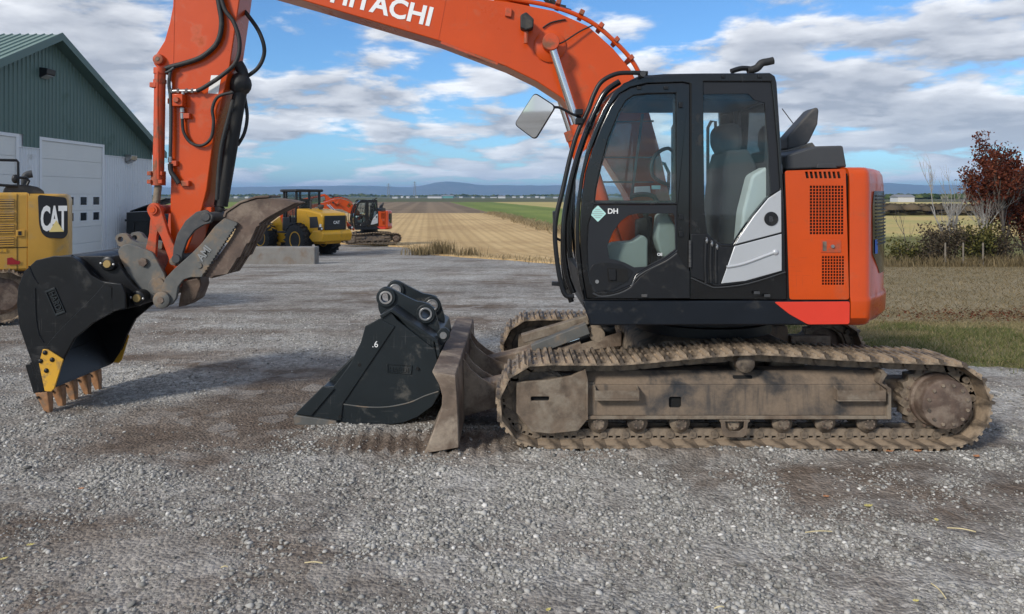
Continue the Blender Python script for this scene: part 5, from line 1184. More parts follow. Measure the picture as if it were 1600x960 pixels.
# ================================================================== spare bucket on the gravel
SB = thing('digging_bucket', 'slate black spare digging bucket standing on the gravel against the blade', 'bucket', (-1.2, 6.7, 0))
SN, SF = 6.22, 7.35
S_ = lambda pts: PP([(x / 3 + 400, y / 3 + 400) for x, y in pts], SN)
sp = S_([(190, 742), (320, 612), (368, 612), (430, 522), (468, 462), (490, 412), (503, 365), (512, 330), (575, 298), (632, 264), (660, 300), (840, 440), (862, 560), (862, 640), (825, 700), (755, 752), (690, 778), (630, 788), (425, 786), (375, 770), (190, 752)])
s0 = MB().prism(sp, SN, SN + .022).build('side_plate', 'bucket_slate', SB, .004); MB().prism(sp, SF - .022, SF).build('side_plate', 'bucket_slate', SB, .004)
shp = S_([(192, 752), (375, 772), (425, 788), (560, 790), (630, 789), (690, 778), (755, 752), (825, 700), (860, 640), (862, 560), (842, 442), (750, 368), (660, 300), (634, 264)])
shp = [(q.x, q.y) for q in catmull([(p[0], p[1], 0) for p in shp], 4)]
MB().strip(shp, .02, SN + .0225, SF - .0225).build('bucket_shell', 'bucket_slate', SB)
for y0 in (SN - .012, SF + .0005):
    MB().prism(S_([(412, 692), (520, 706), (620, 704), (720, 684), (790, 654), (858, 632), (862, 642), (828, 702), (757, 754), (692, 780), (630, 789), (424, 787)]), y0, y0 + .0115).build('heel_plate', 'bucket_slate', s0, .004)
    MB().prism(S_([(368, 606), (440, 512), (492, 405), (514, 328), (578, 294), (652, 330), (410, 690), (400, 770), (376, 770), (250, 750)]), y0, y0 + .0115).build('side_stiffener', 'bucket_slate', s0, .004)
    MB().prism(S_([(186, 738), (318, 606), (372, 620), (262, 748)]), y0 - .016, y0 - .0005).build('side_cutter', 'bucket_slate', s0, .005)
MB().tube([(p[0], SN - .012, p[1]) for p in S_([(412, 694), (520, 707), (620, 706), (720, 686), (790, 656), (856, 634)])], .0055, 6, 4).build('weld_bead', 'worn_grey', s0)
MB().prism(S_([(180, 748), (190, 742), (380, 770), (385, 790), (370, 798), (185, 788)]), SN - .03, SF + .03).build('cutting_edge', 'worn_grey', SB, .006)
MB().strip(S_([(590, 292), (634, 262), (840, 405), (850, 470)]), .03, SN - .02, SF + .02).build('top_plate', 'bucket_slate', SB, .004)
ear = S_([(560, 300), (548, 270), (545, 200), (556, 172), (580, 162), (606, 168), (680, 208), (730, 232), (765, 238), (800, 248), (824, 285), (846, 360), (842, 420), (640, 275)])
def circ(c, r, n=18): return [(c[0] + r * math.cos(6.28318 * i / n), c[1] + r * math.sin(6.28318 * i / n)) for i in range(n)]
e1, e2 = S_([(587, 213)])[0], S_([(780, 293)])[0]
for y0 in (6.47, 6.98):
    MB().plate(rounded(ear, .012, 2), [circ(e1, .043), circ(e2, .043)], y0, y0 + .045).build('bucket_ear', 'bucket_slate', SB, .005)
    for e in (e1, e2):
        MB().plate(circ(e, .085, 26), [circ(e, .05)], y0 - .025, y0 - .0005).build('ear_boss', 'bucket_slate', SB, .006)
        MB().plate(circ(e, .058, 22), [circ(e, .042)], y0 - .034, y0 - .0255).build('ear_bush', 'bare_steel', SB, .002)
MB().prism(S_([(640, 268), (660, 262), (832, 400), (838, 430), (790, 430)]), SN + .03, SN + .24).build('top_gusset', 'bucket_slate', SB, .008)
lug = S_([(842, 372), (860, 350), (885, 348), (903, 366), (903, 395), (880, 418), (852, 440)])
MB().prism(rounded(lug, .01, 2), 6.32, 6.36).build('lifting_eye', 'bucket_slate', SB, .005)
q = S_([(873, 383)])[0]; MB().cyl((q[0], 6.308, q[1]), (q[0], 6.3195, q[1]), .03, n=16).build('eye_bush', 'bare_steel', SB)
np2 = S_([(612, 506), (734, 514), (728, 556), (612, 546)]); MB().plate(np2, [grow(np2, -.014)], SN - .008, SN - .0003).build('name_plate', 'bucket_slate', s0, .002)
q = S_([(622, 542)])[0]; text('plate_lettering', 'HARDI', .055, face_front(q[0], SN - .003, q[1], R(-3), 1), 'bucket_slate', s0, .01, .003)
q = S_([(545, 427)])[0]; text('chalk_number', '.6', .075, face_front(q[0], SN - .0135, q[1], 0, 1), 'white_decal', s0, .0, .0008)
for x, y in ((487, 510), (395, 752), (757, 528)): q = S_([(x, y)])[0]; MB().cyl((q[0], SN - .016, q[1]), (q[0], SN - .0003, q[1]), .014, n=12).build('bolt_hole_shade', 'void', s0)  # black discs on the plate, painted as the dark of holes
# ================================================================== the shed with green gable
XW = -17.2; SHX = lambda D: XW
BZ = -.62
apexY, apexZ, eaveZ, slope = 27.5, 7.93, 4.08, .478
roofz = lambda y: apexZ - slope * abs(y - apexY)
SHED = thing('shed', 'large shed with dark green gable, white lower cladding and pale overhead doors', 'shed', (XW - 6, 27.5, BZ))
Y0, Y1 = 19.7, 35.3
def clad(name, y0, y1, zb, ztf, m, par, x=XW, pitch=.225, d=.028):
    """one ribbed metal sheet: trapezoid ribs, cut to the roof line"""
    n = max(1, round((y1 - y0) / pitch)); p = (y1 - y0) / n; ys_ = []
    for i in range(n):
        b = y0 + i * p; ys_ += [(b, 0), (b + p * .62, 0), (b + p * .72, d), (b + p * .9, d)]
    ys_.append((y1, 0)); m_ = MB(); vs = []
    for y, o in ys_: vs += [(x + o, y, zb), (x + o, y, ztf(y))]
    return m_.add(vs, [(2 * i, 2 * i + 2, 2 * i + 3, 2 * i + 1) for i in range(len(ys_) - 1)]).build(name, m, par)
wl = MB().prism([(Y0, BZ), (Y1, BZ), (Y1, roofz(Y1) - .12), (apexY, apexZ - .12), (Y0, roofz(Y0) - .12)], XW - .30, XW - .04, 'x').build('wall', 'clad_white', SHED)
MB().box(XW - 26, XW - .31, Y0, Y0 + .25, BZ, roofz(Y0) - .12).build('wall', 'clad_white', SHED); MB().box(XW - 26, XW - .31, Y1 - .25, Y1, BZ, roofz(Y1) - .12).build('wall', 'clad_white', SHED)
MB().box(XW - 26, XW - 25.7, Y0 + .26, Y1 - .26, BZ, roofz(Y1)).build('wall', 'clad_white', SHED)
DTOP = 3.96; BND = 3.66
doors = [(21.5, 25.6), (27.0, 31.0)]
y = Y0
while y < Y1 - .01:
    y2 = min(y + .9, Y1)
    if y < apexY < y2: y2 = apexY
    zb_ = DTOP + .13 if any(a - .14 < (y + y2) / 2 < b + .14 for a, b in doors) else BND
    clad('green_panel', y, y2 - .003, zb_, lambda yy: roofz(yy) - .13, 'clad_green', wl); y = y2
for a, b in ((Y0, 21.36), (25.74, 26.86), (31.14, Y1)):
    y = a
    while y < b - .01:
        y2 = min(y + .9, b); clad('white_panel', y, y2 - .003, BZ + .1, lambda yy: BND - .035, 'clad_white', wl, pitch=.16, d=.02); y = y2
    MB().box(XW - .03, XW + .035, a, b, BND - .033, BND - .004).build('drip_trim', 'trim_white', wl)
for a, b in doors:
    jm = MB().box(XW - .035, XW + .04, a - .135, a, BZ, DTOP + .12); jm.box(XW - .035, XW + .04, b, b + .135, BZ, DTOP + .12); jm.box(XW - .035, XW + .038, a + .001, b - .001, DTOP, DTOP + .12)
    jm.build('door_frame', 'trim_white', SHED, .006)
    nsec = 7; hs = (DTOP - BZ) / nsec
    for i in range(nsec):
        z0 = BZ + i * hs; wins = []
        if i in (2, 3): wins = [(a + .65 + j * .9, a + 1.12 + j * .9) for j in range(4)]
        zc_ = z0 + hs * (.62 if i == 2 else .58); holes = [[(u, zc_ - .16), (v, zc_ - .16), (v, zc_ + .16), (u, zc_ + .16)] for u, v in wins]
        so_ = MB().plate([(a + .004, z0 + .006), (b - .004, z0 + .006), (b - .004, z0 + hs - .006), (a + .004, z0 + hs - .006)], holes, XW - .032, XW - .005, 'x').build('door_section', 'door_white', SHED, .004)
        for j in range(1, 5): q = z0 + hs * j / 5; MB().box(XW - .0045, XW - .001, a + .02, b - .02, q - .006, q + .006).build('section_rib', 'door_white', so_) if not wins else None
        for u, v in wins:
            MB().box(XW - .034, XW - .024, u - .01, v + .01, zc_ - .17, zc_ + .17).build('pane', 'pane_dark', so_)
            MB().plate([(u - .04, zc_ - .20), (v + .04, zc_ - .20), (v + .04, zc_ + .20), (u - .04, zc_ + .20)], [[(u, zc_ - .16), (v, zc_ - .16), (v, zc_ + .16), (u, zc_ + .16)]], XW - .0045, XW + .008, 'x').build('pane_frame', 'trim_white', so_)
# roof
OV = .45
for s in (-1, 1):
    ye = (Y0 - .5) if s < 0 else (Y1 + .5)
    rfm = MB(); x0, x1 = XW - 26.5, XW + OV
    rfm.add([(x0, apexY, apexZ), (x1, apexY, apexZ), (x1, ye, roofz(ye)), (x0, ye, roofz(ye)), (x0, apexY, apexZ - .05), (x1, apexY, apexZ - .05), (x1, ye, roofz(ye) - .05), (x0, ye, roofz(ye) - .05)],
            [(0, 1, 2, 3), (7, 6, 5, 4), (0, 4, 5, 1), (1, 5, 6, 2), (2, 6, 7, 3), (3, 7, 4, 0)])
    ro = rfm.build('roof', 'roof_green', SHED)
    seam = MB()
    for i in range(88): xx = x1 - .05 - i * .3; seam.add([(xx - .02, apexY, apexZ + .001), (xx + .02, apexY, apexZ + .001), (xx + .02, ye, roofz(ye) + .001), (xx - .02, ye, roofz(ye) + .001), (xx - .012, apexY, apexZ + .045), (xx + .012, apexY, apexZ + .045), (xx + .012, ye, roofz(ye) + .045), (xx - .012, ye, roofz(ye) + .045)], [(4, 5, 6, 7), (0, 4, 7, 3), (1, 2, 6, 5), (2, 3, 7, 6)])
    so_ = seam.build('roof_ribs', 'roof_green', ro); so_['kind'] = 'stuff'
    fm = MB().add([(x1 + .002, apexY, apexZ + .07), (x1 + .002, ye, roofz(ye) + .07), (x1 + .002, ye, roofz(ye) - .22), (x1 + .002, apexY, apexZ - .22), (x1 + .04, apexY, apexZ + .07), (x1 + .04, ye, roofz(ye) + .07), (x1 + .04, ye, roofz(ye) - .22), (x1 + .04, apexY, apexZ - .22)],
                  [(0, 1, 2, 3), (7, 6, 5, 4), (0, 4, 5, 1), (1, 5, 6, 2), (2, 6, 7, 3), (3, 7, 4, 0)])
    fm.build('barge_board', 'clad_green', ro)
    MB().add([(XW, apexY, apexZ - .19), (x1, apexY, apexZ - .19), (x1, ye, roofz(ye) - .19), (XW, ye, roofz(ye) - .19)], [(0, 1, 2, 3)]).build('soffit', 'clad_green', ro)
MB().box(XW - 26, XW + .05, Y0 - .05, Y1 + .05, BZ - .5, BZ + .02).build('foundation', 'concrete', SHED)
def wall_lamp(px, py, label, m1):
    s = (px - 800) / XW; D = F / s * 1.0; yy = XW * F / (px - 800); zz_ = H - (py - HY) * yy / F
    t = thing('wall_lamp', label, 'lamp', (XW + .03, yy, zz_))
    MB().prism([(XW + .03, zz_ - .1), (XW + .30, zz_ + .02), (XW + .33, zz_ + .22), (XW + .03, zz_ + .26)], yy - .26, yy + .26).build('housing', m1, t, .02)
    MB().prism([(XW + .04, zz_ - .13), (XW + .28, zz_ - .02), (XW + .27, zz_ + .0), (XW + .04, zz_ - .104)], yy - .2, yy + .2).build('lens', 'lamp_lens', t, .01)
wall_lamp(67, 118, 'dark wall lamp high on the green gable', 'cat_black'); wall_lamp(199, 251, 'grey wall lamp on the white cladding right of the shed door', 'bare_steel')

# ================================================================== dumpster by the shed
DM = thing('dumpster', 'black metal dumpster with a propped lid beside the white shed wall', 'dumpster', (-16.0, 33, -.8))
gz = hz(-15.5, 32.6)
dmp = MB().prism([(-16.7, gz + .15), (-14.9, gz + .15), (-14.75, gz + 1.35), (-15.3, gz + 1.75), (-16.7, gz + 1.75)], 32.0, 33.7).build('bin', 'dumpster', DM, .02)
for xx in (-16.4, -15.8, -15.2): MB().box(xx, xx + .07, 31.93, 31.9995, gz + .15, gz + 1.3).build('rib', 'dumpster', dmp, .006)
MB().box(-16.75, -14.7, 31.96, 31.9997, gz + 1.36, gz + 1.45).build('rim', 'dumpster', dmp, .006)
MB().bar((-16.6, 32.85, gz + 1.79), (-15.0, 32.85, gz + 2.35), 1.5, .05).build('lid', 'cat_black', DM, .01); MB().bar((-14.72, 32.6, gz + 1.37), (-15.0, 32.6, gz + 1.9), 1.1, .05).build('lid', 'cat_black', DM, .01)
text('lettering', 'WASTE', .2, face_front(-15.45, 31.95, gz + 1.08), 'white_decal', dmp, .01, .002).name = 'lettering'
# ================================================================== concrete wall block in front of the loader
cb = MB(); D = 27.0; g0 = hz(-8.5, 27)
(xa, _), (xb, _) = PP([(372, 400), (492, 400)], D); zt_ = H - (386.5 - HY) / F * D
cbo = MB().box(xa, xb, D, D + .6, g0 - .3, zt_).build('concrete_block', 'concrete', None, .04)
tag(cbo, 'long low grey concrete block in front of the yellow loader', 'block')

# ================================================================== yellow excavator at the left edge
DC = 11.6
CE = thing('excavator', 'yellow excavator with black lettered panel cut by the left edge', 'excavator', (-6.95, 11.6, 0))
C_ = lambda pts, d=DC: PP(pts, d)
body = rounded(C_([(-170, 304), (46, 301), (60, 302), (109, 306), (111, 330), (110.5, 400), (108, 422), (60, 424), (-170, 424)]), .06)
hbz = body
bo = MB().prism(C_([(-170, 302), (48, 301), (48, 421), (-170, 421)]), DC + .01, DC + 2.5).build('engine_housing', 'cat_yellow', CE, .05, 3)
# rounded counterweight
cwp = [(-7.58, DC), (-7.25, DC)] + [(-6.93 - .32 + .32 * math.sin(a), DC + .32 - .32 * math.cos(a)) for a in np.linspace(.2, 1.57, 7)] + [(-6.85, DC + 1.25), (-6.93, DC + 2.2), (-7.25, DC + 2.5), (-7.58, DC + 2.5)]
zc0 = H - (424 - HY) / F * DC; zc1 = H - (303 - HY) / F * DC
def insp(d): 
    c = Vector((-7.4, DC + 1.25)); return [tuple(Vector(p) + (c - Vector(p)).normalized() * d if p[0] > -7.5 else p) for p in cwp]
cwo2 = loft([(zc0, insp(.06)), (zc0 + .03, insp(.01)), (zc0 + .08, cwp), (zc1 - .10, cwp), (zc1 - .03, insp(.03)), (zc1, insp(.09))], MB()).build('counterweight', 'cat_yellow', CE)
bp_ = rounded(C_([(60, 304.5), (104, 309), (106, 330), (106, 366), (100, 373), (74, 371), (66, 364), (62, 350)]), .05)
bd = MB().prism(bp_, DC - .012, DC - .001).build('black_panel', 'cat_black', CE, .004)
q = C_([(64.5, 361)])[0]
text('panel_lettering', 'CAT', .60, face_front(q[0], DC - .0165, q[1]), 'white_decal', bd, .035, .002, .92, fit=(.405, .40))
MB().prism(C_([(88, 344), (100, 362), (77, 362)]), DC - .024, DC - .019).build('triangle', 'cat_triangle', bd)
for i, yy in enumerate((311, 330, 349, 369)):
    a, b = C_([(-16, yy), (25, yy + 14)])
    vo = MB().box(a[0], b[0], DC + .002, DC + .0095, b[1], a[1]).build('vent_recess', 'rust_brown', CE)
    for j in range(4): z0 = b[1] + (a[1] - b[1]) * (j + .15) / 4; MB().box(a[0], b[0], DC - .012, DC + .0015, z0, z0 + .02).build('vent_slat', 'cat_yellow', vo)
for x in (29, 47.5): a, b = C_([(x, 303), (x + .8, 420)]); MB().box(a[0], b[0], DC + .004, DC + .0095, b[1], a[1]).build('panel_seam', 'void', CE)
a, b = C_([(-170, 384), (47, 385)]); MB().box(a[0], b[0], DC + .004, DC + .0094, b[1], a[1]).build('panel_seam', 'void', CE)
a, b = C_([(28, 358), (41, 368)]); lt_ = MB().box(a[0], b[0], DC - .014, DC + .0095, b[1], a[1]).build('latch', 'cat_yellow', CE, .008)
MB().box(a[0] + .03, b[0] - .05, DC - .018, DC - .0145, b[1] + .02, a[1] - .02).build('latch_slot', 'cat_black', lt_)
MB().prism(C_([(15, 400), (22, 399), (28, 404), (34, 405), (33, 410), (15, 410)]), DC - .004, DC - .0005).build('reflector', 'reflector_red', CE); CE.children[-1].location.y = .0
MB().prism(C_([(-8, 384.5), (14, 386), (14, 391), (-8, 390)]), DC - .004, DC + .0095).build('warning_label', 'cutter_yellow', CE)
a, b = C_([(-170, 421), (96, 434)]); MB().box(a[0], b[0], DC + .08, DC + 2.4, b[1], a[1] + .02).build('deck', 'cat_black', CE, .02)
MB().prism(rounded(C_([(33, 303), (36, 294), (46, 289), (70, 290), (86, 293), (94, 299), (95, 304)], DC + .4), .05), DC + .35, DC + 1.1).build('hood_dome', 'dark_grey', CE, .06, 3)
MB().tube([PX(72, 296, DC + .5), PX(72, 280, DC + .5), PX(75, 275, DC + .5), PX(83, 273, DC + .5)], .06, 12, 4).build('exhaust_pipe', 'dark_grey', CE)
for pts in ([(20, 301), (20, 256), (22, 253), (48, 253), (50, 256), (50, 290)], [(-40, 263), (20, 263)], [(20, 290), (50, 292)], [(50, 279), (62, 279), (66, 284), (63, 290)]):
    MB().tube([PX(x, y, DC + .3) for x, y in pts], .022, 8, 0).build('handrail', 'black_satin', CE)
MB().ell(PX(46, 281, DC + .3), (.06, .04, .07)).build('rail_mirror', 'black_satin', CE)
# its cab and undercarriage, mostly outside the frame
cb_ = MB().plate([(-10.8, zc0), (-9.75, zc0), (-9.75, 2.9), (-10.6, 2.95), (-10.95, 2.2)], [[(-10.7, 1.6), (-9.9, 1.6), (-9.9, 2.75), (-10.5, 2.78), (-10.8, 2.2)]], DC + .05, DC + .12).build('cab_side', 'cat_black', CE, .02)
MB().box(-10.7, -9.76, DC + .125, DC + 1.1, zc0, 1.5).build('cab_body', 'cat_black', CE, .03); MB().box(-10.6, -9.76, DC + .05, DC + 1.1, 2.9, 2.98).build('cab_roof', 'cat_black', CE, .03); MB().box(-10.6, -9.9, DC + .07, DC + .08, 1.6, 2.8).build('cab_window', 'cab_glass_dark', CE)
DT = 11.3; g0 = .0
zcT = .42; rT = .36; x1T = (28 - 800) / F * DT - rT; x0T = x1T - 3.0
TPc = []
for i in range(24): a = -math.pi / 2 + math.pi * i / 23; TPc.append((x1T + rT * math.cos(a), zcT + rT * math.sin(a)))
for i in range(24): a = math.pi / 2 + math.pi * i / 23; TPc.append((x0T + rT * math.cos(a), zcT + rT * math.sin(a)))
for yt in (DT, DT + 2.0):
    ch = MB().plate([(x, z) for x, z in TPc], [[(x1T - .1 + (x - x1T) * .78 if x > x0T + 1 else x0T + .1 + (x - x0T) * .78, zcT + (z - zcT) * .78) for x, z in TPc]], yt + .15, yt + .45).build('track_chain', 'mud_steel', CE)
    per = [0]
    for i in range(len(TPc)): per.append(per[-1] + math.dist(TPc[i], TPc[(i + 1) % len(TPc)]))
    nS = int(per[-1] / .19)
    for j in range(nS):
        s = per[-1] * j / nS; i = max(ii for ii in range(len(TPc)) if per[ii] <= s); t = (s - per[i]) / (per[i + 1] - per[i]); A = Vector(TPc[i]); B = Vector(TPc[(i + 1) % len(TPc)]); p = A.lerp(B, t); d = (B - A).normalized(); n_ = Vector((d.y, -d.x))
        Mx = Matrix(((d.x, 0, n_.x, p.x), (0, 1, 0, yt + .3), (d.y, 0, n_.y, p.y), (0, 0, 0, 1)))
        o = bpy.data.objects.new('track_shoe', SHOE); col.objects.link(o); o.parent = ch; o.matrix_basis = Mx @ Matrix.Diagonal((1.08, 1.2, 1.0, 1))
    MB().box(x0T, x1T, yt + .12, yt + .48, .25, .58).build('track_frame', 'rust_brown', CE, .03)
    MB().lathe(x1T, zcT, [(.03, yt + .1), (.2, yt + .1), (.27, yt + .16), (.27, yt + .42), (.03, yt + .44)], 28).build('track_wheel', 'rust_brown', CE)
MB().box(x0T + .7, x1T - .7, DT + .5, DT + 2.0, .4, .85).build('centre_frame', 'mud_steel', CE, .03)

CE.rotation_euler = (0, 0, R(33)); CE.scale = (.86, .86, 1.0)
# ================================================================== yellow wheel loader behind (local frame: x forward, y left)
LD = thing('wheel_loader', 'yellow wheel loader with black cab parked behind the concrete block', 'loader')
def LB(name, m, par=None, bevel=.03, **k_):
    return lambda mb: mb.build(name, m, par or LD, bevel)
WR = .80; WBX = 2.9; WK = WR / .70
def wheel(x, y):
    wo = MB().lathe(x, WR, [(r_ * WK, t_) for r_, t_ in [(.33, y - .24), (.60, y - .28), (.68, y - .25), (.70, y - .10), (.70, y + .10), (.68, y + .25), (.60, y + .28), (.33, y + .24)]], 36).build('tyre', 'rubber', LD)
    lg = MB()
    for i in range(20):
        a = i * math.pi / 10
        for s in (-1, 1):
            aa = a + (.157 if s > 0 else 0); r0 = .69; r1 = .735
            lg.bar((x + .712 * WK * math.cos(aa), y + s * .015, WR + .712 * WK * math.sin(aa)), (x + .70 * WK * math.cos(aa + .16), y + s * .27, WR + .70 * WK * math.sin(aa + .16)), .11, .06, (-math.sin(aa), 0, math.cos(aa)))
    lg.build('tread', 'rubber', wo)
    for s in (-1, 1):
        ri = MB().lathe(x, WR, [(.05, y + s * .18), (.18, y + s * .18), (.2, y + s * .12), (.32, y + s * .14), (.38, y + s * .255), (.43, y + s * .255), (.43, y + s * .20), (.05, y + s * .05)], 28).build('rim', 'loader_yellow', wo)
for x in (0, WBX):
    for y in (-.88, .88): wheel(x, y)
MB().cyl((0, -.7, WR), (0, .7, WR), .16).build('axle', 'loader_yellow', LD); MB().cyl((WBX, -.7, WR), (WBX, .7, WR), .16).build('axle', 'loader_yellow', LD)
MB().prism([(-1.55, .62), (-1.62, 1.02), (-1.2, 1.15), (.4, 1.1), (1.3, 1.0), (1.3, .62), (.5, .58)], -.5, .5).build('rear_frame', 'loader_yellow', LD, .03)
MB().prism([(1.4, .6), (1.4, 1.35), (2.2, 1.6), (3.1, 1.45), (3.3, .8), (2.8, .55)], -.45, .45).build('front_frame', 'loader_yellow', LD, .03)
cwl = MB().prism([(-1.85, .75), (-1.95, 1.15), (-1.75, 1.32), (-1.1, 1.28), (-.8, .95), (-1.1, .72)], -.92, .92).build('rear_counterweight', 'loader_yellow', LD, .06, 3)
hd_ = MB().prism([(-1.66, 1.3), (-1.70, 2.0), (-1.55, 2.15), (-.5, 2.32), (.35, 2.36), (.35, 1.15), (-1.1, 1.15)], -.78, .78).build('engine_hood', 'loader_yellow', LD, .08, 3)
rg = MB().box(-1.745, -1.69, -.66, .66, 1.32, 2.02).build('rear_grille', 'cat_black', hd_, .02)
for i in range(7): MB().box(-1.765, -1.7455, -.62, .62, 1.38 + i * .09, 1.41 + i * .09).build('grille_slat', 'trim_dark', rg)
text('grille_lettering', 'CAT', .2, Matrix.Translation((-1.768, .16, 1.62)) @ Matrix.Rotation(R(-90), 4, 'Z') @ Matrix.Rotation(R(90), 4, 'X'), 'white_decal', rg, .03, .002)
for s in (-1, 1):
    MB().prism([(-1.45, 1.45), (-.75, 1.4), (-.72, 1.95), (-1.3, 1.98)], s * .785 - .01, s * .785 + .01).build('side_vent', 'trim_dark', hd_, .01)
    MB().prism([(-1.62, 1.36), (-1.48, 1.36), (-1.48, 1.62), (-1.62, 1.62)], s * .786 - .008, s * .786 + .008).build('decal', 'white_decal', hd_)
    MB().box(-1.80, -1.70, s * .95 - .12, s * .95 + .12, 1.33, 1.48).build('tail_lamp', 'cat_black', LD, .02)
    MB().box(-1.815, -1.801, s * .95 - .09, s * .95 + .0, 1.36, 1.45).build('tail_lens', 'white_decal', LD)
    MB().strip([(.84 * math.cos(a), WR + .86 * math.sin(a)) for a in np.linspace(.5, 1.7, 8)], .03, s * .88 - .27, s * .88 + .27).build('fender', 'cat_black', LD)
    MB().strip([(WBX + .80 * math.cos(a), WR + .82 * math.sin(a)) for a in np.linspace(.8, 2.6, 10)], .03, s * .88 - .25, s * .88 + .25).build('fender', 'loader_yellow', LD)
    MB().prism([(2.0, 1.5), (2.2, 1.9), (3.6, 1.2), (4.4, .6), (4.25, .45), (3.3, 1.0), (2.3, 1.45)], s * .42 - .05, s * .42 + .05).build('lift_arm', 'loader_yellow', LD, .02)
    MB().tube([(.4, s * .9, 1.2), (.4, s * .95, 2.3)], .025, 6, 0).build('handrail', 'cat_black', LD)
    MB().box(.35, 1.5, s * .80 - .3, s * .80 + .3, 1.12, 1.2).build('platform', 'cat_black', LD, .01)
    for zz2 in (.45, .75): MB().box(.7, 1.15, s * .85 - .12, s * .85 + .12, zz2, zz2 + .05).build('step', 'cat_black', LD)
    MB().box(.50, .62, s * 1.0 - .05, s * 1.0 + .05, 1.65, 2.0).build('mirror', 'cat_black', LD, .02)
for x, y in ((.42, -.72), (.42, .72), (1.25, -.72), (1.25, .72), (1.72, -.5), (1.72, .5)): MB().box(x - .05, x + .05, y - .05, y + .05, 1.2, 3.22).build('cab_pillar', 'cat_black', LD, .015)
MB().prism([(.36, -.78), (1.3, -.78), (1.8, -.56), (1.8, .56), (1.3, .78), (.36, .78)], 1.2, 1.9, 'z').build('cab_body', 'cat_black', LD, .03)
MB().prism([(.25, -.86), (1.4, -.86), (1.95, -.6), (1.95, .6), (1.4, .86), (.25, .86)], 3.2, 3.34, 'z').build('cab_roof', 'cat_black', LD, .05)
gl_ = MB().box(.395, .405, -.66, .66, 1.905, 3.19); gl_.box(1.78, 1.79, -.45, .45, 1.905, 3.19)
for s in (-1, 1): gl_.box(.48, 1.19, s * .72 - .005, s * .72 + .005, 1.905, 3.19)
gl_.build('cab_windows', 'cab_glass_dark', LD)
MB().box(.75, 1.2, -.25, .25, 1.9, 2.3).build('seat', 'trim_dark', LD, .05); MB().box(.68, .82, -.25, .25, 2.2, 2.85).build('seat_back', 'trim_dark', LD, .05)
MB().lathe(-.6, 0.0, [(.02, 2.33), (.10, 2.33), (.12, 2.40), (.16, 2.42), (.16, 2.52), (.10, 2.56), (.02, 2.56)], 18, 'z').build('air_cleaner', 'dark_grey', LD)
MB().tube([(-.25, .35, 2.3), (-.25, .35, 2.75), (-.32, .35, 2.82)], .05, 10, 0).build('exhaust', 'dark_grey', LD)
bkt = MB().strip([(4.3, .05), (5.2, .03), (4.5, .1), (4.15, .35), (4.1, .75), (4.35, 1.15)], .04, -1.3, 1.3).build('front_bucket', 'loader_yellow', LD)
for s in (-1, 1): MB().prism([(5.15, .04), (4.5, .12), (4.18, .36), (4.13, .75), (4.37, 1.13)], s * 1.3 - .02, s * 1.3 + .02).build('bucket_side', 'loader_yellow', bkt)
D = 37.0; rl = PX(467, 400, D); rl = Vector((rl.x, rl.y))
hv = Vector((-.80, .60)).normalized(); lv = Vector((-hv.y, hv.x))
org = rl - lv * .88
LD.location = (org.x, org.y, hz(org.x, org.y) - .02); LD.rotation_euler = (0, 0, math.atan2(hv.y, hv.x))

# ================================================================== second orange excavator far behind: same machine, boom lowered
E2 = EX.copy(); col.objects.link(E2); E2['label'] = 'small distant orange excavator with black cab parked behind the yellow loader'
def rotabout(p, a): return Matrix.Translation(p) @ Matrix.Rotation(a, 4, 'Y') @ Matrix.Translation(-p)
foot = PX(1040, 380, YB0); foot.y = 0
MBm = rotabout(foot, R(-27))
elbow = PX(330, -78, YB0); elbow.y = 0
MAm = MBm @ rotabout(elbow, R(38))
armset = {'arm', 'guide_link', 'bucket_link', 'link_pin', 'pin_cap', 'pin_nut', 'quick_coupler', 'thumb', 'thumb_link', 'thumb_cylinder', 'thumb_cylinder_end', 'hose_wrap', 'bucket', 'hose'}
for ch in list(EX.children):
    bn = ch.name.split('.')[0]
    if bn in ('thumb', 'thumb_link', 'thumb_cylinder', 'thumb_cylinder_end', 'hose_wrap', 'blade', 'blade_arm', 'hose_cover', 'boom_cylinder', 'boom_cylinder_rod'): continue
    c = copy_tree(ch, E2)
    if bn == 'boom': c.matrix_basis = MBm @ c.matrix_basis
    elif bn in armset: c.matrix_basis = MAm @ c.matrix_basis
cp_ = MBm @ Vector((PX(859, 73, YB0).x, 0, PX(859, 73, YB0).z))
ft = PX(979, 433, 6.5)
for yb in (6.50, 7.20):
    a = Vector((cp_.x, yb, cp_.z)); b = Vector((ft.x, yb, ft.z))
    for nm, p0, p1, r, m_ in (('boom_cylinder_rod', a, a.lerp(b, .35), .036, 'chrome'), ('boom_cylinder', a.lerp(b, .3), b, .062, 'orange')):
        o = MB().cyl(p0, p1, r, n=12).build(nm, m_); o.parent = E2; o.matrix_parent_inverse = Matrix.Translation(-EX.location)
D2 = 41.5; x2 = (572 - 800) / F * D2
E2.location = (x2, D2, hz(x2, D2) + .05); E2.rotation_euler = (0, 0, R(24))

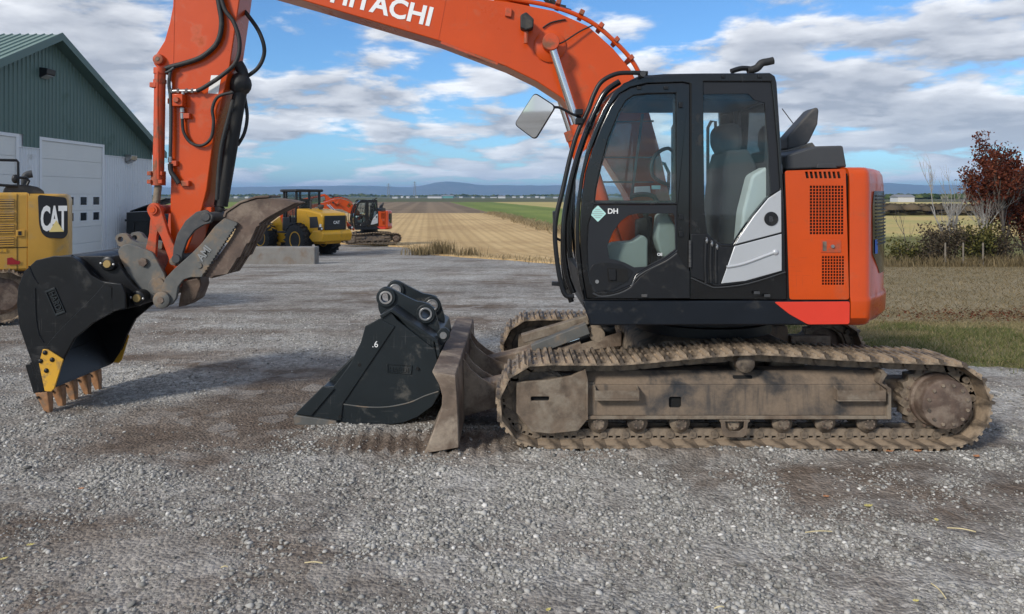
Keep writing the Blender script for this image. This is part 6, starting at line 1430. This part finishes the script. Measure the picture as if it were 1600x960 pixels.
# ================================================================== far buildings and pylons along the horizon
def farm(px, wpx, hpx, D, m, label, group=None):
    x = (px - 800) / F * D; wd = wpx / F * D; hh = hpx / F * D
    t = thing('farm_building', label, 'building', (x, D, -1.4), group)
    MB().box(x - wd / 2, x + wd / 2, D, D + wd * .5 + 4, -1.6, -1.4 + hh * .68).build('wall', m, t)
    MB().prism([(D - .4, -1.4 + hh * .66), (D + wd * .5 + 4.4, -1.4 + hh * .66), (D + wd * .25 + 2, -1.4 + hh * 1.0)], x - wd / 2 - .5, x + wd / 2 + .5, 'x').build('roof', 'bldg_roof' if m != 'bldg_white' or wpx > 9 else 'bldg_white', t)
    return t
LW = 'small white building on the horizon among the far trees'
for px_, w_, h_ in ((617, 8, 4), (628, 5, 4.5), (637, 5, 4), (651, 6, 4), (720, 8, 3.5), (739, 5, 3.5), (755, 6, 3), (771, 10, 4), (803, 7, 3.5), (815, 6, 4), (826, 5, 3.5), (839, 6, 5), (848, 8, 4), (868, 7, 4), (368, 6, 4), (385, 5, 3.5), (399, 7, 4), (412, 5, 4), (425, 6, 4.5)):
    farm(px_, w_ * random.uniform(.6, 1.0), h_ * random.uniform(.5, .75), random.uniform(1050, 1560), 'bldg_white', LW, 'white buildings on the horizon')
farm(679, 22, 4, 1200, 'bldg_white', 'long white barn on the horizon left of the teal shed')
farm(699, 18, 5.5, 1250, 'bldg_teal', 'long teal shed on the horizon beyond the plowed field')
farm(784, 11, 4.5, 1200, 'bldg_white', 'wide white barn on the horizon with a grey roof above green field')
farm(1416, 26, 12, 420, 'bldg_white', 'pale building beyond the yellow field right of the excavator')
for px_, top, lab in ((607, 287, 'left of the two lattice power pylons on the horizon'), (648, 284, 'right of the two lattice power pylons on the horizon')):
    D = 1350.0; x = (px_ - 800) / F * D; hh = H - (top - HY) / F * D + 1.4
    t = thing('power_pylon', lab, 'pylon', (x, D, -1.4)); m_ = MB()
    for sx in (-1, 1):
        for sy in (-1, 1): m_.tube([(x + sx * 2.6, D + sy * 2.6, -1.4), (x + sx * .5, D + sy * .5, -1.4 + hh)], .22, 4, 0)
    for i in range(7):
        a, b = i / 7, (i + 1) / 7; wa, wb = 2.6 - 2.1 * a, 2.6 - 2.1 * b
        m_.tube([(x - wa, D - wa, -1.4 + hh * a), (x + wb, D - wb, -1.4 + hh * b)], .14, 4, 0); m_.tube([(x + wa, D - wa, -1.4 + hh * a), (x - wb, D - wb, -1.4 + hh * b)], .14, 4, 0)
    m_.build('lattice', 'pylon', t); m2 = MB()
    for f_, w_ in ((.72, 5.0), (.84, 4.2), (.95, 3.2)): m2.bar((x - w_, D, -1.4 + hh * f_), (x + w_, D, -1.4 + hh * f_), .5, .35)
    m2.build('cross_arms', 'pylon', t)

# ================================================================== fallen leaves and straw on the gravel
def leaf(px, py, size, m, label, rz):
    x, y = GP(px, py); z = float(near_relief(np.array(x), np.array(y)))
    size *= .72; out = [(-1, 0), (-.7, .18), (-.55, .5), (-.25, .3), (0, .62), (.2, .3), (.5, .42), (.6, .15), (1, 0), (.6, -.17), (.5, -.45), (.15, -.3), (-.05, -.6), (-.28, -.28), (-.55, -.48), (-.72, -.15)]
    vs = []
    for t in (0, 1):
        for a, b in out: vs.append((x + size * (a * math.cos(rz) - b * math.sin(rz)), y + size * (a * math.sin(rz) + b * math.cos(rz)), z + .012 + size * .45 * (abs(b) ** 1.5 + .5 * a * a) - .0015 * t))
    vs += [(x, y, z + .014), (x, y, z + .0125)]; n = len(out)
    fs = [(i, (i + 1) % n, 2 * n) for i in range(n)] + [((i + 1) % n + n, i + n, 2 * n + 1) for i in range(n)] + [(i, i + n, (i + 1) % n + n, (i + 1) % n) for i in range(n)]
    tag(MB().add(vs, fs).build('dry_leaf', m), label, 'leaf')
LS = .7
leaf(351, 601, .032, 'leaf_dry', 'single orange leaf on the gravel right of the bucket teeth', .4)
leaf(1434, 714, .05, 'leaf_dry', 'curled orange leaf on the ground just below the rear of the near track', .2)
leaf(1526, 717, .05, 'leaf_dry', 'orange leaf lying on the ground at far right behind the sprocket', .7)
leaf(1312, 712, .04, 'leaf_dry', 'flat brown leaf under the middle of the near track edge', -.2)
leaf(1390, 711, .045, 'leaf_dry', 'long reddish leaf tucked along the bottom of the near track', 0)
leaf(1291, 779, .034, 'leaf_dry', 'small orange leaf on pale gravel below the track', .1)
leaf(1357, 795, .045, 'leaf_dry_yellow', 'yellow leaf on brown ground right of the small orange leaf', .3)
leaf(1463, 813, .03, 'leaf_dry_yellow', 'pale yellow leaf on the ground toward the right edge', 1.2)
leaf(1058, 704, .04, 'leaf_dry', 'dark red leaf lying against the front half of the near track', .5)
leaf(48, 853, .03, 'leaf_dry_yellow', 'pale yellow leaf near the left edge of the gravel', .5)
leaf(6, 875, .03, 'leaf_dry_yellow', 'yellow leaf touching the left edge of the photo', .9)
leaf(857, 957, .025, 'leaf_dry_yellow', 'tiny yellow leaf at the bottom middle of the gravel', .9)
leaf(127, 766, .03, 'leaf_dry', 'faded tan leaf on the gravel below the bucket teeth', .2)
leaf(1431, 943, .025, 'leaf_dry_yellow', 'small pale leaf near the bottom right corner', .2)
def stick(p0, p1, label):
    a = GP(*p0); b = GP(*p1); za = float(near_relief(np.array(a[0]), np.array(a[1]))); zb_ = float(near_relief(np.array(b[0]), np.array(b[1])))
    tag(MB().tube([(a[0], a[1], za + .03), ((a[0] + b[0]) / 2 + .004, (a[1] + b[1]) / 2, (za + zb_) / 2 + .036), (b[0], b[1], zb_ + .03)], .0032, 6, 3).build('straw', 'straw_bit'), label, 'straw')
stick((1258, 836), (1300, 834), 'pale straw lying level on the gravel below the track middle')
stick((1455, 922), (1478, 945), 'thick pale straw at the bottom right corner')
stick((1480, 830), (1525, 837), 'long thin straw on brown ground at right')
stick((476, 891), (504, 892), 'short forked straw at the lower left of the gravel')
stick((345, 898), (356, 897), 'tiny straw left of the forked straw')
stick((1116, 958), (1131, 956), 'bit of straw at the bottom edge of the photo')
# ================================================================== trees and shrubs on the right
def grow_tree(seed, base, height, nst, spread, up, levels=4, r0=.07, split=(4, 5), leanx=0.0):
    g_ = random.Random(seed); segs = []; tips = []
    def br(p, d, L, r, lv):
        n = 5; pts = [p]
        for i in range(n):
            d = (d + Vector((g_.gauss(0, .11), g_.gauss(0, .11), g_.gauss(up * .12, .06)))).normalized(); p = p + d * L / n; pts.append(p)
        segs.append((pts, r, r * .45, lv))
        if lv >= levels - 1:
            tips.extend(pts[2:]); return
        for i in range(g_.randint(*split)):
            t = g_.uniform(.12, 1.0) if lv == 0 else g_.uniform(.3, 1.0); q = pts[min(n, int(t * n))]; s = d.orthogonal().normalized(); s.rotate(Matrix.Rotation(g_.uniform(0, 6.28), 3, d))
            br(q, (d * g_.uniform(.7, 1.2) + s * spread * g_.uniform(.6, 1.2)).normalized(), L * g_.uniform(.5, .72), r * .5, lv + 1)
    for i in range(nst):
        a = 6.28 * i / nst + g_.uniform(0, 1); br(Vector(base) + Vector((math.cos(a) * .12, math.sin(a) * .12, 0)) * (nst > 1), Vector((math.cos(a) * .22 * (nst > 1) + leanx, math.sin(a) * .2 * (nst > 1), 1)).normalized(), height * g_.uniform(.42, .58), r0, 0)
    return segs, tips
def leaves(tips, n, size, jit, m, seed):
    g_ = np.random.default_rng(seed); T = np.array([tuple(t) for t in tips]); c = T[g_.integers(0, len(T), n)] + g_.normal(0, jit, (n, 3))
    u = g_.normal(0, 1, (n, 3)); u /= np.linalg.norm(u, axis=1)[:, None]; v = np.cross(u, g_.normal(0, 1, (n, 3))); v /= np.linalg.norm(v, axis=1)[:, None]
    s = size * g_.uniform(.6, 1.3, (n, 1)); co = np.stack([c - u * s, c + v * s * .55, c + u * s, c - v * s * .55], 1).reshape(-1, 3)
    q = (np.arange(n)[:, None] * 4 + np.arange(4)[None]); return co, q, g_.uniform(0, 1, n)
def tree(name, label, cat, px, py, hpx, D, seed, bark, leafm=None, nleaf=0, lsize=.06, jit=.12, group=None, hscale=1.0, **kw):
    p = PX(px, py, D); z = hz(p.x, D) + .02; base = (p.x, D, z); hh = hpx / F * D
    t = thing(name, label, cat, base, group); segs, tips = grow_tree(seed, base, hh, **kw)
    zmax = max(q.z for q in tips) - z; f = hh / zmax
    sc_ = lambda q: Vector((base[0] + (q.x - base[0]) * f * kw.get('wide', 1.0) if False else base[0] + (q.x - base[0]) * f, base[1] + (q.y - base[1]) * f, z + (q.z - z) * f))
    m0, m1 = MB(), MB()
    for pts, ra, rb, lv in segs: (m0 if lv == 0 else m1).tube([sc_(q) for q in pts], [ra, rb], 6 if lv < 2 else 4, 0, cap=lv == 0)
    m0.build('trunk', bark, t); m1.build('limbs', bark, t)
    if leafm:
        co, q, tv = leaves([sc_(q) for q in tips], nleaf, lsize, jit, leafm, seed + 1); me = bpy.data.meshes.new('crown'); fill_mesh(me, co, q)
        at = me.attributes.new('tint', 'FLOAT', 'POINT'); at.data.foreach_set('value', np.repeat(tv, 4).astype(np.float32)); place('crown', me, leafm, t)
    return t
DTREE = 26.5
tree('oak_tree', 'young oak with dark red autumn leaves standing at the right edge', 'tree', 1560, 415, 205, DTREE, 11, 'bark', 'leaf_red', 9500, .058, .10, nst=3, spread=.42, up=1.15, levels=4, r0=.05)
tree('oak_tree', 'second red leaved oak mostly cut off by the right edge', 'tree', 1612, 415, 165, DTREE + 1.0, 14, 'bark', 'leaf_red', 8500, .058, .12, nst=3, spread=.6, up=.7, levels=4, r0=.05)
tree('bare_tree', 'bare pale birch with upright twigs beside the red oak', 'tree', 1492, 412, 175, DTREE - .6, 23, 'bark_pale', nst=2, spread=.42, up=1.2, levels=4, r0=.038, leanx=-.12)
tree('bare_tree', 'thin leaning bare tree between the pale birch and red oak', 'tree', 1530, 412, 150, DTREE - .3, 27, 'bark_pale', nst=2, spread=.4, up=1.0, levels=4, r0=.028, leanx=-.15)
tree('shrub', 'dense dark brown shrub below the pale bare birch', 'shrub', 1478, 414, 66, DTREE - .9, 31, 'bark', 'leaf_brown', 2600, .05, .16, nst=6, spread=.7, up=.5, levels=3, r0=.018)
tree('shrub', 'olive green shrub between pale birch and red oak', 'shrub', 1522, 414, 62, DTREE - .8, 33, 'bark', 'leaf_olive', 2600, .055, .16, nst=6, spread=.7, up=.5, levels=3, r0=.018)
tree('shrub', 'low yellow green bush beside the counterweight', 'shrub', 1408, 414, 40, DTREE - .7, 35, 'bark', 'leaf_olive', 1300, .05, .16, nst=5, spread=.7, up=.5, levels=3, r0=.014)
tree('shrub', 'small brown bush left of the fence posts', 'shrub', 1442, 414, 36, DTREE - .7, 37, 'bark', 'leaf_brown', 1300, .05, .2, nst=5, spread=.8, up=.4, levels=3, r0=.014)
tree('shrub', 'dark bush at the foot of the red oak', 'shrub', 1562, 415, 55, DTREE - .6, 39, 'bark', 'leaf_brown', 2000, .05, .2, nst=5, spread=.8, up=.4, levels=3, r0=.016)
tree('bare_tree', 'spindly bare sapling just right of the counterweight', 'tree', 1414, 412, 92, DTREE - .2, 41, 'bark', nst=1, spread=.4, up=1.0, levels=3, r0=.02)
for i, (px_, lab) in enumerate(((1477, 'leftmost wooden fence post by the brown shrub'), (1505, 'middle wooden fence post by the pale birch'), (1536, 'rightmost wooden fence post below the red oak'))):
    D = DTREE - 1.6; p = PX(px_, 415, D); z = hz(p.x, D)
    t = tag(MB().lathe(p.x, D, [(.026, z - .3), (.03, z + .2), (.027, z + .8), (.015, z + .83)], 10, 'z').build('fence_post', 'wood_post'), lab, 'fence post', 'fence posts by the trees')
g = np.random.default_rng(77); wx = g.uniform(11, 27, 16000); wy = g.uniform(24.4, 27.2, 16000); okw = g.uniform(0, 1, 16000) < np.clip(fbm(wx * 1.1, wy * 1.3, 3, 33) * 3 - 1.0, .05, 1); wx, wy = wx[okw], wy[okw]
tag(blades('tall_grass', np.stack([wx, wy], -1), .08, .5, .011, 'weed_tan', .4, 15, 0, .7), 'tall dry grass under the trees along the fence', 'grass', kind='stuff')
# clump of dry weeds at the rim of the yard
for i, (px_, py_, n_, lab) in enumerate(((690, 403, 90, 'tallest clump of dry tan weeds on the yard rim before the stubble field'), (655, 396, 50, 'low clump of dry weeds left of the tallest clump'), (735, 412, 30, 'sparse dry weeds right of the tallest clump'))):
    D = 37.5 - i * 1.2; p = PX(px_, py_, D); g = np.random.default_rng(i + 5)
    tag(blades('weed_clump', np.stack([p.x + g.normal(0, .35, n_ * 4), D + g.normal(0, .3, n_ * 4)], -1), .3, .85 if i == 0 else .5, .018, 'weed_tan', .18, i + 60, 0, .7), lab, 'weeds', kind='stuff')
# ================================================================== the air
m, k = new_mat('haze_air'); k.n('ShaderNodeOutputMaterial', {1: k.n('ShaderNodeVolumePrincipled', {'Color': (.38, .63, 1.0, 1), 'Density': 1.1e-4, 'Anisotropy': .0}).outputs[0]})
hzo = MB().box(-26000, 26000, -600, 22000, -12, 245).build('haze', m); tag(hzo, 'thin blue haze over the far fields and hills', 'haze', kind='stuff')
